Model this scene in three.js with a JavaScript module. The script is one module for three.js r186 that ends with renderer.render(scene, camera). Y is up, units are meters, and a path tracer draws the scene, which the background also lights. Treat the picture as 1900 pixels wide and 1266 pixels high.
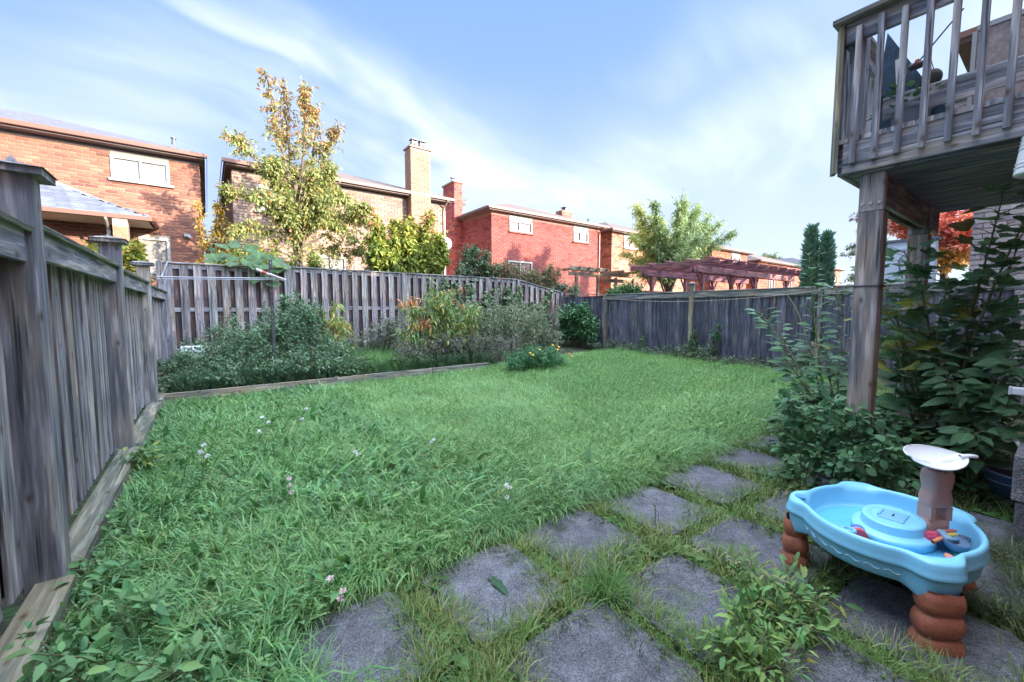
import * as THREE from 'three';
import { mergeGeometries } from 'three/addons/utils/BufferGeometryUtils.js';
import { RoundedBoxGeometry } from 'three/addons/geometries/RoundedBoxGeometry.js';

// ---------------------------------------------------------------- camera, sky, sun, exposure
const V = (x, y, z) => new THREE.Vector3(x, y, z);
const RAD = Math.PI / 180;
const scene = new THREE.Scene();
const camera = new THREE.PerspectiveCamera(79.2, 1.5015, 0.05, 900);
{
  const yaw = 36.4 * RAD, pitch = 4.34 * RAD;
  camera.position.set(0, 1.48, 0);
  camera.lookAt(Math.sin(yaw) * Math.cos(pitch), 1.48 - Math.sin(pitch), -Math.cos(yaw) * Math.cos(pitch));
}
const renderer = new THREE.WebGLRenderer({ antialias: true });
renderer.toneMapping = THREE.LinearToneMapping;
renderer.toneMappingExposure = 6.3;
renderer.shadowMap.enabled = true;

const SUN = V(Math.sin(33 * RAD) * Math.cos(14 * RAD), Math.sin(14 * RAD), Math.cos(33 * RAD) * Math.cos(14 * RAD));
const sun = new THREE.DirectionalLight(new THREE.Color(1.0, 0.88, 0.75), 2.0);
sun.position.copy(SUN).multiplyScalar(80); sun.target.position.set(6, 0, -8);
sun.castShadow = true; sun.shadow.radius = 1.2; sun.shadow.mapSize.set(4096, 4096); sun.shadow.bias = -0.0004;
Object.assign(sun.shadow.camera, { left: -45, right: 45, top: 30, bottom: -30, near: 1, far: 220 });
sun.name = 'sun'; scene.add(sun, sun.target);

// ---------------------------------------------------------------- random numbers and noise
function rng(seed) { let a = seed >>> 0; return () => { a = (a + 0x6d2b79f5) >>> 0; let t = Math.imul(a ^ (a >>> 15), 1 | a); t = (t + Math.imul(t ^ (t >>> 7), 61 | t)) ^ t; return ((t ^ (t >>> 14)) >>> 0) / 4294967296; }; }
const hash = (x, y, s) => { let h = Math.imul(x | 0, 374761393) ^ Math.imul(y | 0, 668265263) ^ Math.imul(s | 0, 974634467); h = Math.imul(h ^ (h >>> 13), 1274126177); return ((h ^ (h >>> 16)) >>> 0) / 4294967296; };
const mod = (a, n) => ((a % n) + n) % n;
const sm = (a, b, x) => { const t = Math.min(1, Math.max(0, (x - a) / (b - a))); return t * t * (3 - 2 * t); };
const lerp = (a, b, t) => a + (b - a) * t;
const clamp01 = (x) => Math.min(1, Math.max(0, x));
function vnoise(x, y, s, px = 1e9, py = 1e9) {                     // value noise, repeating after px, py cells
  const xi = Math.floor(x), yi = Math.floor(y), fx = x - xi, fy = y - yi, u = fx * fx * (3 - 2 * fx), v = fy * fy * (3 - 2 * fy);
  const x0 = mod(xi, px), x1 = mod(xi + 1, px), y0 = mod(yi, py), y1 = mod(yi + 1, py);
  return lerp(lerp(hash(x0, y0, s), hash(x1, y0, s), u), lerp(hash(x0, y1, s), hash(x1, y1, s), u), v);
}
function fbm(x, y, s, oct = 4, px = 1e9, py = 1e9) { let a = 0, w = 0.5, t = 0; for (let i = 0; i < oct; i++) { a += w * vnoise(x, y, s + i * 17, px, py); t += w; w *= 0.5; x *= 2; y *= 2; px *= 2; py *= 2; } return a / t; }

// ---------------------------------------------------------------- sky: blue with cirrus, brighter towards the sun
{
  const W = 2048, H = 1024, data = new Float32Array(W * H * 4);
  // cirrus streaks as lines in azimuth (from the view down the garden) and height, degrees: [az, el, half width, strength]
  const streaks = [
    [[-6, 31, 1.1, 0.5], [7, 29.4, 1.7, 0.55], [15, 27.6, 2.6, 0.62], [23, 24.2, 3.6, 0.8], [31.5, 19.6, 4.6, 0.85], [40, 15, 5.5, 0.5]],
    [[-40, 14, 5, 0.35], [-12, 15, 6, 0.5], [-2.6, 22.5, 5.5, 0.5], [8, 24, 4.5, 0.45], [20, 21, 5, 0.5], [26, 16, 5, 0.6]],
    [[31, 13, 6, 0.6], [47, 14, 6, 0.75], [58, 17, 5, 0.6], [73, 21, 6, 0.55], [95, 26, 7, 0.5]],
    [[60, 18, 0.5, 0.3], [68, 19, 0.7, 0.5], [76, 19.8, 0.8, 0.5], [90, 21, 1, 0.4]],
    [[50, 25, 3, 0.1], [60, 28, 4, 0.3], [74, 30, 6, 0.45], [100, 34, 7, 0.5]],
    [[-70, 30, 6, 0.5], [-120, 34, 8, 0.6], [-170, 30, 8, 0.6]],
    [[110, 30, 6, 0.5], [150, 34, 8, 0.6], [178, 30, 8, 0.6]],
  ];
  const streak = (line, az, el) => {
    let best = 0;
    for (let i = 0; i + 1 < line.length; i++) {
      const [a0, e0, w0, s0] = line[i], [a1, e1, w1, s1] = line[i + 1], dx = a1 - a0, dy = e1 - e0;
      const t = clamp01(((az - a0) * dx + (el - e0) * dy) / (dx * dx + dy * dy));
      const d = Math.hypot(az - a0 - dx * t, el - e0 - dy * t) / lerp(w0, w1, t);
      best = Math.max(best, lerp(s0, s1, t) * Math.exp(-d * d));
    }
    return best;
  };
  for (let j = 0; j < H; j++) for (let i = 0; i < W; i++) {
    const lat = ((j + 0.5) / H - 0.5) * Math.PI, lon = ((i + 0.5) / W - 0.5) * 2 * Math.PI;
    const d = V(Math.cos(lat) * Math.cos(lon), Math.sin(lat), Math.cos(lat) * Math.sin(lon));
    const el = Math.max(0, lat) / RAD, az = Math.atan2(d.x, -d.z) / RAD, cs = d.dot(SUN);
    const low = Math.exp(-el / 12);
    let r = lerp(0.0265, 0.112, low), g = lerp(0.053, 0.125, low), b = lerp(0.124, 0.136, low);
    const rr = Math.cos(lat) * 6, q = 1 / (0.25 + Math.abs(d.y));
    const X = d.x * q, Z = d.z * q;
    const warp = fbm(X * 1.3, Z * 1.3, 5, 4) - 0.5, fib = fbm(X * 2.2 + Z * 5 + warp * 3, Z * 1.6 - X * 0.8, 31, 5), soft = fbm(X * 0.8 + 7, Z * 0.8, 77, 4);
    let c = 0;
    for (const s of streaks) c = Math.max(c, streak(s, az + warp * 9, el + (fib - 0.5) * 6 + warp * 5));
    const puff = fbm(X * 4 + Z * 7 + warp * 5, Z * 8 - X * 2, 131, 6); c = clamp01(c * (0.2 + 0.85 * fib + 1.3 * (puff - 0.32)));
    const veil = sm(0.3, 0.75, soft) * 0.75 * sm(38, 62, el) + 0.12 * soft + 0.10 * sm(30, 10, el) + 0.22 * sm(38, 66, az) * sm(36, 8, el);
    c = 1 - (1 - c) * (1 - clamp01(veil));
    const thick = 1 + 7.2 * sm(37, 66, el);                        // cirrus overhead, out of view, is brightened to fill the garden shade
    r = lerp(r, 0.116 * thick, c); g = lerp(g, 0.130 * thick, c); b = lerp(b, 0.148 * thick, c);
    const near = 1 + 2.0 * sm(0.5, 0.85, cs) + 4.0 * sm(0.62, 1, cs), glow = Math.exp((cs - 1) * 14) * 1.4;  // sky on the sun side is raised too, as fill for the shade
    const k = (j * W + i) * 4;
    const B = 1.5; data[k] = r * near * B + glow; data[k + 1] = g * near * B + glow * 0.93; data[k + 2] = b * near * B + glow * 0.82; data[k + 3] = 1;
  }
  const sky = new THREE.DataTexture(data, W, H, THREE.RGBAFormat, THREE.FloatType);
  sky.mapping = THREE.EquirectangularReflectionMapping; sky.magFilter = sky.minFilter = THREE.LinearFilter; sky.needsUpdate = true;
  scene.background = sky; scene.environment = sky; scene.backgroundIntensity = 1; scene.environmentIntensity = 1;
}

// ---------------------------------------------------------------- naming
const used = new Map();
function numbered(name) { const n = used.get(name) || 0; used.set(name, n + 1); return n ? name + '_' + String(n).padStart(3, '0') : name; }
function tag(o, label, category, group) { o.userData.label = label; o.userData.category = category; if (group) o.userData.group = group; return o; }
function thing(name, label, category, pos = [0, 0, 0], turn = 0, group) {
  const o = new THREE.Group(); o.name = numbered(name); o.position.set(...pos); o.rotation.y = turn; scene.add(o); return tag(o, label, category, group);
}
function shade(m) { m.castShadow = true; m.receiveShadow = true; return m; }
function part(parent, name, geo, mat, label) { const m = shade(new THREE.Mesh(geo, mat)); m.name = parent === scene ? numbered(name) : name; if (label) m.userData.label = label; parent.add(m); return m; }
function struct(name, geo, mat, parent = scene) { const m = part(parent, name, geo, mat); if (parent === scene) m.userData.kind = 'structure'; return m; }
function structGroup(name) { const o = new THREE.Group(); o.name = numbered(name); o.userData.kind = 'structure'; scene.add(o); return o; }
function scatter(parent, name, geo, mat, mats, cols) {             // many copies of one shape as one object
  const m = new THREE.InstancedMesh(geo, mat, mats.length); shade(m);
  mats.forEach((x, i) => m.setMatrixAt(i, x)); if (cols) cols.forEach((c, i) => m.setColorAt(i, c));
  m.name = parent === scene ? numbered(name) : name; m.userData.kind = 'stuff'; parent.add(m); return m;
}
const C = (r, g, b) => new THREE.Color().setRGB(r, g, b);
const mix3 = (a, b, t) => C(lerp(a.r, b.r, t), lerp(a.g, b.g, t), lerp(a.b, b.b, t));
const jitter = (c, R, amt = 0.15) => { const k = 1 + (R() - 0.5) * 2 * amt; return C(c.r * k * (1 + (R() - 0.5) * amt), c.g * k, c.b * k * (1 + (R() - 0.5) * amt)); };

// ---------------------------------------------------------------- textures
function tex(w, h, fn, srgb = true) {
  const d = new Uint8Array(w * h * 4);
  for (let j = 0; j < h; j++) for (let i = 0; i < w; i++) { const c = fn(i / w, j / h, i, j), k = (j * w + i) * 4; d[k] = clamp01(c[0]) * 255; d[k + 1] = clamp01(c[1]) * 255; d[k + 2] = clamp01(c[2]) * 255; d[k + 3] = 255; }
  const t = new THREE.DataTexture(d, w, h); t.wrapS = t.wrapT = THREE.RepeatWrapping; t.magFilter = THREE.LinearFilter; t.minFilter = THREE.LinearMipmapLinearFilter; t.generateMipmaps = true;
  if (srgb) t.colorSpace = THREE.SRGBColorSpace; t.needsUpdate = true; return t;
}
// weathered wood: long fibres, checks, pale worn streaks, knots, a few algae stains; 0.5 m across, 2 m along
const knots = [[0.13, 0.22], [0.62, 0.41], [0.36, 0.68], [0.86, 0.87], [0.5, 0.06], [0.9, 0.55], [0.24, 0.48], [0.72, 0.14], [0.06, 0.8], [0.48, 0.9], [0.78, 0.68], [0.3, 0.33]];
function woodVal(u, v) {
  let du = 0, kn = 0;
  for (const [a, b] of knots) { let x = u - a, y = v - b; x -= Math.round(x); y -= Math.round(y); const q = Math.hypot(x * 0.5 / 0.011, y * 2 / 0.02); kn = Math.max(kn, Math.exp(-q * q * 0.9)); du += x * 0.5 * Math.exp(-(x * x * 300 + y * y * 900)) * -1.1; }
  const w = u + du + 0.012 * (vnoise(u * 6, v * 5, 3, 6, 5) - 0.5);
  const fine = fbm(w * 96, v * 16, 11, 3, 96, 16), mid = fbm(w * 26, v * 8, 21, 3, 26, 8), broad = fbm(w * 7, v * 5, 41, 3, 7, 5);
  const check = sm(0.72, 0.86, fbm(w * 44, v * 4, 51, 2, 44, 4));
  return { fine, mid, broad, check, kn };
}
const woodMap = tex(512, 1024, (u, v) => {
  const { fine, mid, broad, check, kn } = woodVal(u, v);
  let k = 0.5 + 0.30 * (fine - 0.5) + 0.5 * (mid - 0.5) + 0.5 * (broad - 0.5);
  k = k + 0.18 * sm(0.55, 0.75, mid) - 0.42 * check - 0.5 * kn;
  const g = clamp01(0.62 + 0.55 * (k - 0.5)), warm = sm(0.45, 0.75, broad) * 0.07 + kn * 0.06;
  return [g * 1.01 + warm * 0.9, g + warm * 0.25, g - warm * 0.55];
});
const woodBump = tex(256, 512, (u, v) => { const { fine, mid, check, kn } = woodVal(u, v); const k = 0.55 + 0.35 * (fine - 0.5) + 0.35 * (mid - 0.5) - 0.5 * check + 0.12 * kn; return [k, k, k]; }, false);
const stoneMap = tex(1024, 1024, (u, v, i, j) => {
  const s = hash(i, j, 9), p = fbm(u * 220, v * 220, 19, 2, 220, 220), m = fbm(u * 12, v * 12, 29, 4, 12, 12), st = sm(0.55, 0.8, fbm(u * 5, v * 5, 39, 4, 5, 5));
  const crack = Math.abs(fbm(u * 4, v * 4, 101, 4, 4, 4) - 0.5) < 0.0025 ? 0.12 : 0, moss = sm(0.60, 0.72, fbm(u * 7, v * 7, 111, 5, 7, 7)) * (0.25 + 0.3 * s), pale = sm(0.62, 0.7, fbm(u * 9, v * 9, 121, 4, 9, 9)) * 0.05;
  const k = 0.60 + 0.5 * (p - 0.5) + 0.26 * (s - 0.5) + 0.26 * (m - 0.5) - 0.10 * st + (s > 0.985 ? 0.22 : 0) - crack + pale;
  return [k * lerp(1, 0.72, moss), k * lerp(1, 0.86, moss), k * lerp(1.015, 0.55, moss)];
});
const stoneBump = tex(512, 512, (u, v, i, j) => { const k = 0.5 + 0.6 * (fbm(u * 160, v * 160, 19, 2, 160, 160) - 0.5) + 0.35 * (fbm(u * 10, v * 10, 29, 4, 10, 10) - 0.5); return [k, k, k]; }, false);
const grit = tex(512, 512, (u, v, i, j) => { const k = 0.80 + 0.28 * (fbm(u * 60, v * 60, 49, 3, 60, 60) - 0.5) + 0.16 * (hash(i, j, 3) - 0.5) + 0.22 * (fbm(u * 7, v * 7, 59, 3, 7, 7) - 0.5); return [k, k, k]; });
const gritBump = tex(512, 512, (u, v, i, j) => { const k = 0.5 + 0.5 * (fbm(u * 60, v * 60, 49, 3, 60, 60) - 0.5) + 0.25 * (hash(i, j, 3) - 0.5); return [k, k, k]; }, false);
const soilMap = tex(1024, 1024, (u, v, i, j) => {
  const a = fbm(u * 40, v * 40, 61, 4, 40, 40), b = fbm(u * 9, v * 9, 71, 4, 9, 9), s = hash(i >> 1, j >> 1, 7), green = sm(0.42, 0.62, b);
  const k = 0.20 + 0.25 * (a - 0.5) + 0.08 * (s - 0.5); return [k * lerp(1.15, 0.78, green), k * lerp(1.0, 1.22, green), k * lerp(0.8, 0.62, green)];
});
const shingleMap = tex(512, 512, (u, v, i, j) => { const k = 0.68 + 0.3 * (hash(i, j, 13) - 0.5) + 0.3 * (fbm(u * 16, v * 16, 81, 3, 16, 16) - 0.5); return [k, k, k * 1.03]; });
// brick seen too far off to tell single bricks: 16 courses of 0.1 m, 8 bricks of 0.3 m
const brickMap = tex(1024, 1024, (u, v, i, j) => {
  const row = Math.floor(v * 16), x = u * 8 + (row % 2) * 0.5, col = mod(Math.floor(x), 8), fx = x - Math.floor(x), fy = v * 16 - row;
  const joint = fx < 0.045 || fy < 0.12, t = hash(col, row, 91), n = 0.10 * (hash(i, j, 5) - 0.5) + 0.15 * (fbm(u * 64, v * 64, 95, 2, 64, 64) - 0.5);
  if (joint) return [0.82 + n, 0.79 + n, 0.76 + n];
  const k = 0.80 + 0.34 * (t - 0.5) + n; return [k, k * (0.68 + 0.12 * hash(col, row, 92)), k * (0.60 + 0.12 * hash(col, row, 93))];
});
const leafVein = tex(128, 256, (u, v) => { const x = Math.abs(u - 0.5) * 2, rib = Math.abs(mod(v * 7 - x * 1.6, 1) - 0.5) < 0.07 ? 1 : 0, mid = x < 0.05 ? 1 : 0; const k = 0.80 + 0.2 * Math.max(mid, rib * 0.8) + 0.16 * (fbm(u * 14, v * 28, 97, 3, 14, 28) - 0.5); return [k, k, k * 0.9]; });

function std(o) { const m = new THREE.MeshStandardMaterial({ roughness: 0.85, side: THREE.DoubleSide, ...o }); return m; }
const wood = (r, g, b, rough = 0.88, bump = 0.004) => std({ color: C(r, g, b), map: woodMap, bumpMap: woodBump, bumpScale: bump, roughness: rough });
const leafMat = (r, g, b, o = {}) => new THREE.MeshPhysicalMaterial({ color: C(r, g, b), roughness: 0.62, side: THREE.DoubleSide, transmission: 0.42, thickness: 0, ior: 1.4, specularIntensity: 0.5, ...o });
const plastic = (r, g, b, rough = 0.38, o = {}) => std({ color: C(r, g, b), roughness: rough, ...o });

// ---------------------------------------------------------------- geometry helpers
// A plank standing along +y from 0 to L, w across x, t through z, chamfered long edges; uv in metres of the wood texture
const plankCache = new Map();
function plank(L, w, t, variant = 0, ch = 0.004, point = 0) {
  const key = [L.toFixed(3), w.toFixed(3), t.toFixed(3), variant, ch, point].join();
  if (plankCache.has(key)) return plankCache.get(key);
  const a = w / 2, b = t / 2, c = Math.min(ch, a * 0.5, b * 0.5), ring = [[-a + c, b], [a - c, b], [a, b - c], [a, -b + c], [a - c, -b], [-a + c, -b], [-a, -b + c], [-a, b - c]];
  const uo = variant * 0.271 + 0.1, vo = variant * 0.383, P = [], U = [], I = [];
  let s = 0;
  for (let k = 0; k < 8; k++) {
    const [x0, z0] = ring[k], [x1, z1] = ring[(k + 1) % 8], d = Math.hypot(x1 - x0, z1 - z0), n = P.length / 3;
    P.push(x0, 0, z0, x1, 0, z1, x1, L, z1, x0, L, z0);
    const u0 = (s / 0.5 + uo), u1 = ((s + d) / 0.5 + uo);
    U.push(u0, vo, u1, vo, u1, vo + L / 2, u0, vo + L / 2); I.push(n, n + 1, n + 2, n, n + 2, n + 3); s += d;
  }
  for (const y of [0, L]) { const n = P.length / 3; P.push(0, y, 0); U.push(uo, vo); for (const [x, z] of ring) { P.push(x, y, z); U.push(uo + x / 0.5, vo + z / 2); } for (let k = 0; k < 8; k++) { const p = n + 1 + k, q = n + 1 + (k + 1) % 8; y ? I.push(n, p, q) : I.push(n, q, p); } }
  let g = new THREE.BufferGeometry(); g.setAttribute('position', new THREE.Float32BufferAttribute(P, 3)); g.setAttribute('uv', new THREE.Float32BufferAttribute(U, 2)); g.setIndex(I);
  g = g.toNonIndexed(); g.computeVertexNormals(); plankCache.set(key, g); return g;
}
const placed = (g, m) => { const c = g.clone(); c.applyMatrix4(m); return c; };
const M4 = (pos = [0, 0, 0], rot = [0, 0, 0], sc = 1) => new THREE.Matrix4().compose(V(...pos), new THREE.Quaternion().setFromEuler(new THREE.Euler(...rot, 'YXZ')), typeof sc === 'number' ? V(sc, sc, sc) : V(...sc));
// a plank laid from point a to point b; `up` is roughly the direction that its face (z) looks to
function beam(a, b, w, t, face = V(0, 1, 0), variant = 0, ch = 0.004) {
  const A = V(...a), B = V(...b), y = B.clone().sub(A), L = y.length(); y.normalize();
  const x = V().crossVectors(y, face).normalize(), z = V().crossVectors(x, y);
  return placed(plank(L, w, t, variant, ch), new THREE.Matrix4().makeBasis(x, y, z).setPosition(A));
}
function V0() { return V(0, 0, 0); }
// box mapped in metres (scale = texture width in metres)
function ubox(w, h, d, pos = [0, 0, 0], scale = 1, off = 0) { const g = new THREE.BoxGeometry(w, h, d); g.translate(...pos); return boxUV(g, scale, off); }
function boxUV(g, scale = 1, off = 0) {
  g = g.index ? g.toNonIndexed() : g; g.computeVertexNormals();
  const p = g.attributes.position, n = g.attributes.normal, uv = new Float32Array(p.count * 2);
  for (let i = 0; i < p.count; i++) { const ax = Math.abs(n.getX(i)), ay = Math.abs(n.getY(i)), az = Math.abs(n.getZ(i)); let u, v; if (ay > ax && ay > az) { u = p.getX(i); v = p.getZ(i); } else if (ax > az) { u = p.getZ(i); v = p.getY(i); } else { u = p.getX(i); v = p.getY(i); } uv[i * 2] = u / scale + off; uv[i * 2 + 1] = v / scale + off * 0.7; }
  g.setAttribute('uv', new THREE.BufferAttribute(uv, 2)); return g;
}
const merge = (list) => mergeGeometries(list.map((g) => { const c = g.index ? g.toNonIndexed() : g; for (const k of Object.keys(c.attributes)) if (!['position', 'normal', 'uv'].includes(k)) c.deleteAttribute(k); return c; }), false);
// tapered tube through points
function limbTube(pts, r0, r1, seg = 6, steps = 8) {
  const c = new THREE.CatmullRomCurve3(pts.map((p) => (p.isVector3 ? p : V(...p)))), P = [], N = [], U = [], I = [], f = c.computeFrenetFrames(steps, false);
  for (let i = 0; i <= steps; i++) {
    const t = i / steps, o = c.getPoint(t), r = lerp(r0, r1, t);
    for (let k = 0; k <= seg; k++) { const a = k / seg * Math.PI * 2, n = f.normals[i].clone().multiplyScalar(Math.cos(a)).addScaledVector(f.binormals[i], Math.sin(a)); P.push(o.x + n.x * r, o.y + n.y * r, o.z + n.z * r); N.push(n.x, n.y, n.z); U.push(k / seg, t * 2); }
  }
  for (let i = 0; i < steps; i++) for (let k = 0; k < seg; k++) { const a = i * (seg + 1) + k, b = a + seg + 1; I.push(a, a + 1, b, b, a + 1, b + 1); }
  const g = new THREE.BufferGeometry(); g.setAttribute('position', new THREE.Float32BufferAttribute(P, 3)); g.setAttribute('normal', new THREE.Float32BufferAttribute(N, 3)); g.setAttribute('uv', new THREE.Float32BufferAttribute(U, 2)); g.setIndex(I); return g;
}
function geo(P, U, I) { const g = new THREE.BufferGeometry(); g.setAttribute('position', new THREE.Float32BufferAttribute(P, 3)); g.setAttribute('uv', new THREE.Float32BufferAttribute(U, 2)); g.setIndex(I); g.computeVertexNormals(); return g; }
// a leaf along +y, base at 0, folded along its midrib and curling down (towards -z)
function leafGeo(L, W, fold = 0.25, curl = 0.25, prof = [[0, 0.04], [0.22, 0.8], [0.45, 1], [0.75, 0.6], [1, 0.02]]) {
  const P = [], U = [], I = [];
  prof.forEach(([t, w]) => { const hw = w * W / 2, z = -curl * L * t * t, up = hw * fold; P.push(-hw, t * L, z + up, 0, t * L, z, hw, t * L, z + up); U.push(0.5 - w / 2, t, 0.5, t, 0.5 + w / 2, t); });
  for (let i = 0; i + 1 < prof.length; i++) { const a = i * 3; I.push(a, a + 1, a + 4, a, a + 4, a + 3, a + 1, a + 2, a + 5, a + 1, a + 5, a + 4); }
  return geo(P, U, I);
}
// a lobed leaf (maple or fig like): outline by angle
function lobedLeaf(S, lobes = 5, deep = 0.42, cup = 0.15) {
  const P = [0, S * 0.12, 0], U = [0.5, 0.1], I = [], n = lobes * 4 + 2, pts = [];
  for (let i = 0; i <= n; i++) { const a = lerp(-2.5, 2.5, i / n), s = i / n * lobes, ph = Math.abs((s % 1) - 0.5) * 2, r = S * (0.55 + 0.4 * Math.cos(a * 0.5)) * (1 - deep * Math.pow(ph, 1.6)); pts.push([Math.sin(a) * r * 0.72, S * 0.3 + Math.cos(a) * r * 0.75, ph]); }
  pts.forEach(([x, y, ph]) => { P.push(x, y, cup * S * (x * x / (S * S) * 2 - 0.35 * y * y / (S * S)) - 0.03 * S * ph); U.push(0.5 + x / S / 1.6, y / S); });
  P.push(0, 0.5 * S, -cup * S * 0.1); U.push(0.5, 0.5); const c = P.length / 3 - 1;
  for (let i = 1; i <= n; i++) I.push(c, i + 1, i);
  I.push(c, 1, n + 1);
  return geo(P, U, I);
}
// orientation with y along `dir`, z (the upper face) near `up`
const _m = new THREE.Matrix4();
function orient(pos, dir, up, s = 1) {
  const y = dir.clone().normalize(), x = V().crossVectors(y, up); if (x.lengthSq() < 1e-6) x.set(1, 0, 0); x.normalize(); const z = V().crossVectors(x, y);
  return new THREE.Matrix4().makeBasis(x.multiplyScalar(s), y.multiplyScalar(s), z.multiplyScalar(s)).setPosition(pos);
}
const rdir = (R) => { const z = R() * 2 - 1, a = R() * 6.283, q = Math.sqrt(1 - z * z); return V(q * Math.cos(a), z, q * Math.sin(a)); };

// ---------------------------------------------------------------- ground
const FX = -0.63, BZ = -10.7, RX = 10.1;                            // left fence, back fence, right fence
function groundY(x, z) {
  const zc = Math.min(0, Math.max(-11, z));
  let h = sm(2, 10, x) * 0.026 * -zc;
  const bed = sm(-7.95, -8.02, z) * (1 - sm(5.0, 6.2, x));
  h = lerp(h, Math.max(h, 0.2 + 0.07 * (-7.95 - Math.max(z, -10.9))), bed);
  if (z < -10.9) h = lerp(0.35, 0.6, sm(-10.9, -15, z));
  if (x > RX + 0.2) h = Math.max(h, 0.25);
  return h + 0.02 * (vnoise(x * 1.3, z * 1.3, 7) - 0.5) + 0.012 * (vnoise(x * 4, z * 4, 8) - 0.5);
}
{
  const axis = (a, b, fineA, fineB, step) => { const v = []; for (let x = a; x < fineA; x += Math.max(1, (fineA - x) / 4)) v.push(x); for (let x = fineA; x <= fineB; x += step) v.push(x); for (let x = fineB + 1; x < b; x += Math.max(1, (x - fineB) / 4)) v.push(x); v.push(b); return v; };
  const xs = axis(-260, 300, -3, 13, 0.16), zs = axis(-400, 120, -12, 3, 0.16), P = [], U = [], I = [];
  zs.forEach((z) => xs.forEach((x) => { P.push(x, groundY(x, z), z); U.push(x / 1.5, z / 1.5); }));
  const n = xs.length; for (let j = 0; j + 1 < zs.length; j++) for (let i = 0; i + 1 < n; i++) { const a = j * n + i; I.push(a, a + n, a + 1, a + 1, a + n, a + n + 1); }
  struct('ground', geo(P, U, I), std({ color: C(0.75, 0.8, 0.7), map: soilMap, bumpMap: gritBump, bumpScale: 0.02, roughness: 1 }));
}

// ---------------------------------------------------------------- paving slabs in the grass
const slabs = [];
{
  const patio = structGroup('patio');
  const mats = [0.86, 1, 1.1, 0.93].map((k, i) => std({ color: C(0.305 * k, 0.312 * k, 0.345 * k), map: stoneMap, bumpMap: stoneBump, bumpScale: 0.004, roughness: 0.92 }));
  const R = rng(11), cols = [[0.42, 0], [1.17, 0], [1.87, 0], [2.6, 0], [3.35, 0], [4.1, 0], [4.86, 0], [5.6, 0]];
  const rows = [[-1.73, 0], [-1.02, 0.03], [-0.32, -0.04], [0.38, 0.02]];
  for (const [z, dx] of rows) for (const [x] of cols) {
    const s = 0.56 + R() * 0.02, cx = x + dx + (R() - 0.5) * 0.05, cz = z + (R() - 0.5) * 0.05, rot = (R() - 0.5) * 0.09;
    if (x > 4.5 && z > -1.2) continue;
    const c = 0.05, sh = new THREE.Shape(), a = s / 2, jag = () => (R() - 0.5) * 0.014;
    sh.moveTo(-a + c, -a); for (const [px, py] of [[0, -a], [a - c, -a], [a, -a + c], [a, 0], [a, a - c], [a - c, a], [0, a], [-a + c, a], [-a, a - c], [-a, 0], [-a, -a + c]]) sh.lineTo(px + jag(), py + jag()); sh.closePath();
    const g = new THREE.ExtrudeGeometry(sh, { depth: 0.05, bevelEnabled: true, bevelSize: 0.008, bevelThickness: 0.007, bevelSegments: 2, curveSegments: 3 });
    g.rotateX(-Math.PI / 2); const gg = boxUV(g, 1, R() * 3);
    const m = part(patio, 'paving_slab', gg, mats[Math.floor(R() * 4)]);
    m.position.set(cx, groundY(cx, cz) - 0.020, cz); m.rotation.set((R() - 0.5) * 0.03, rot, (R() - 0.5) * 0.03);
    slabs.push([cx, cz, s, rot]);
  }
}
// how far a point lies outside the nearest slab (negative inside)
function slabDist(x, z) { let best = 9; for (const [cx, cz, s, r] of slabs) { const c = Math.cos(r), n = Math.sin(r), dx = x - cx, dz = z - cz, u = Math.abs(c * dx - n * dz) - s / 2, v = Math.abs(n * dx + c * dz) - s / 2; best = Math.min(best, Math.max(u, v)); } return best; }

// timber edge of the raised bed
{
  const t = thing('bed_edging', 'low weathered timber board edging the raised weedy bed before the back fence', 'garden edging');
  const m1 = wood(0.66, 0.58, 0.48), m2 = wood(0.55, 0.5, 0.44);
  const xs = [-0.6, 1.85, 3.75, 5.15];
  for (let i = 0; i < 3; i++) part(t, 'board', beam([xs[i] + 0.006, 0.14 + i * 0.012, -7.92], [xs[i + 1] - 0.006, 0.15 + i * 0.012, -7.92], 0.19, 0.04, V(0, 0, 1), i), i ? m2 : m1);
  for (const x of [3.74, 1.86]) part(t, 'stake', placed(plank(0.42, 0.06, 0.05, 2), M4([x, -0.16, -7.96])), m2);
}

// ---------------------------------------------------------------- fences
const W_POST = [wood(0.55, 0.54, 0.57), wood(0.60, 0.58, 0.56), wood(0.52, 0.53, 0.58)];
const W_BOARD = [0.74, 0.92, 1, 1.12, 1.24, 0.84, 1.05].map((k, i) => wood((0.58 + 0.03 * (i % 2)) * k, (0.55 + 0.012 * (i % 3)) * k, (0.55 - 0.03 * (i % 3 === 1)) * k, 0.9, 0.006));
const W_LEFT = [0.74, 0.92, 1.06, 1.2, 0.84].map((k, i) => wood(0.72 * k, 0.69 * k, 0.70 * k, 0.9, 0.006));
const W_BACK_SHADED = [0.8, 1, 1.2].map((k) => wood(0.24 * k, 0.175 * k, 0.17 * k, 0.92, 0.006));  // darkened copies: shade in the gaps between front boards is painted in
const W_DARK = [0.75, 0.9, 1.0, 1.15, 1.3].map((k, i) => wood(0.27 * k, 0.285 * k, 0.41 * k, 0.92, 0.006));  // blue tint in the boards imitates a veil of lens flare
const W_RAIL = [wood(0.64, 0.65, 0.68), wood(0.58, 0.6, 0.65)];
const MOSSY = wood(0.45, 0.46, 0.36);
const pick = (R, a) => a[Math.floor(R() * a.length)];
const X_ = V(1, 0, 0), Y_ = V(0, 1, 0), Z_ = V(0, 0, 1);
function hipCap(w, h, over = 0.0) { const g = new THREE.CylinderGeometry(w * 0.1, w * 0.7071, h, 4, 1); g.rotateY(Math.PI / 4); return boxUV(g, 0.5); }
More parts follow.
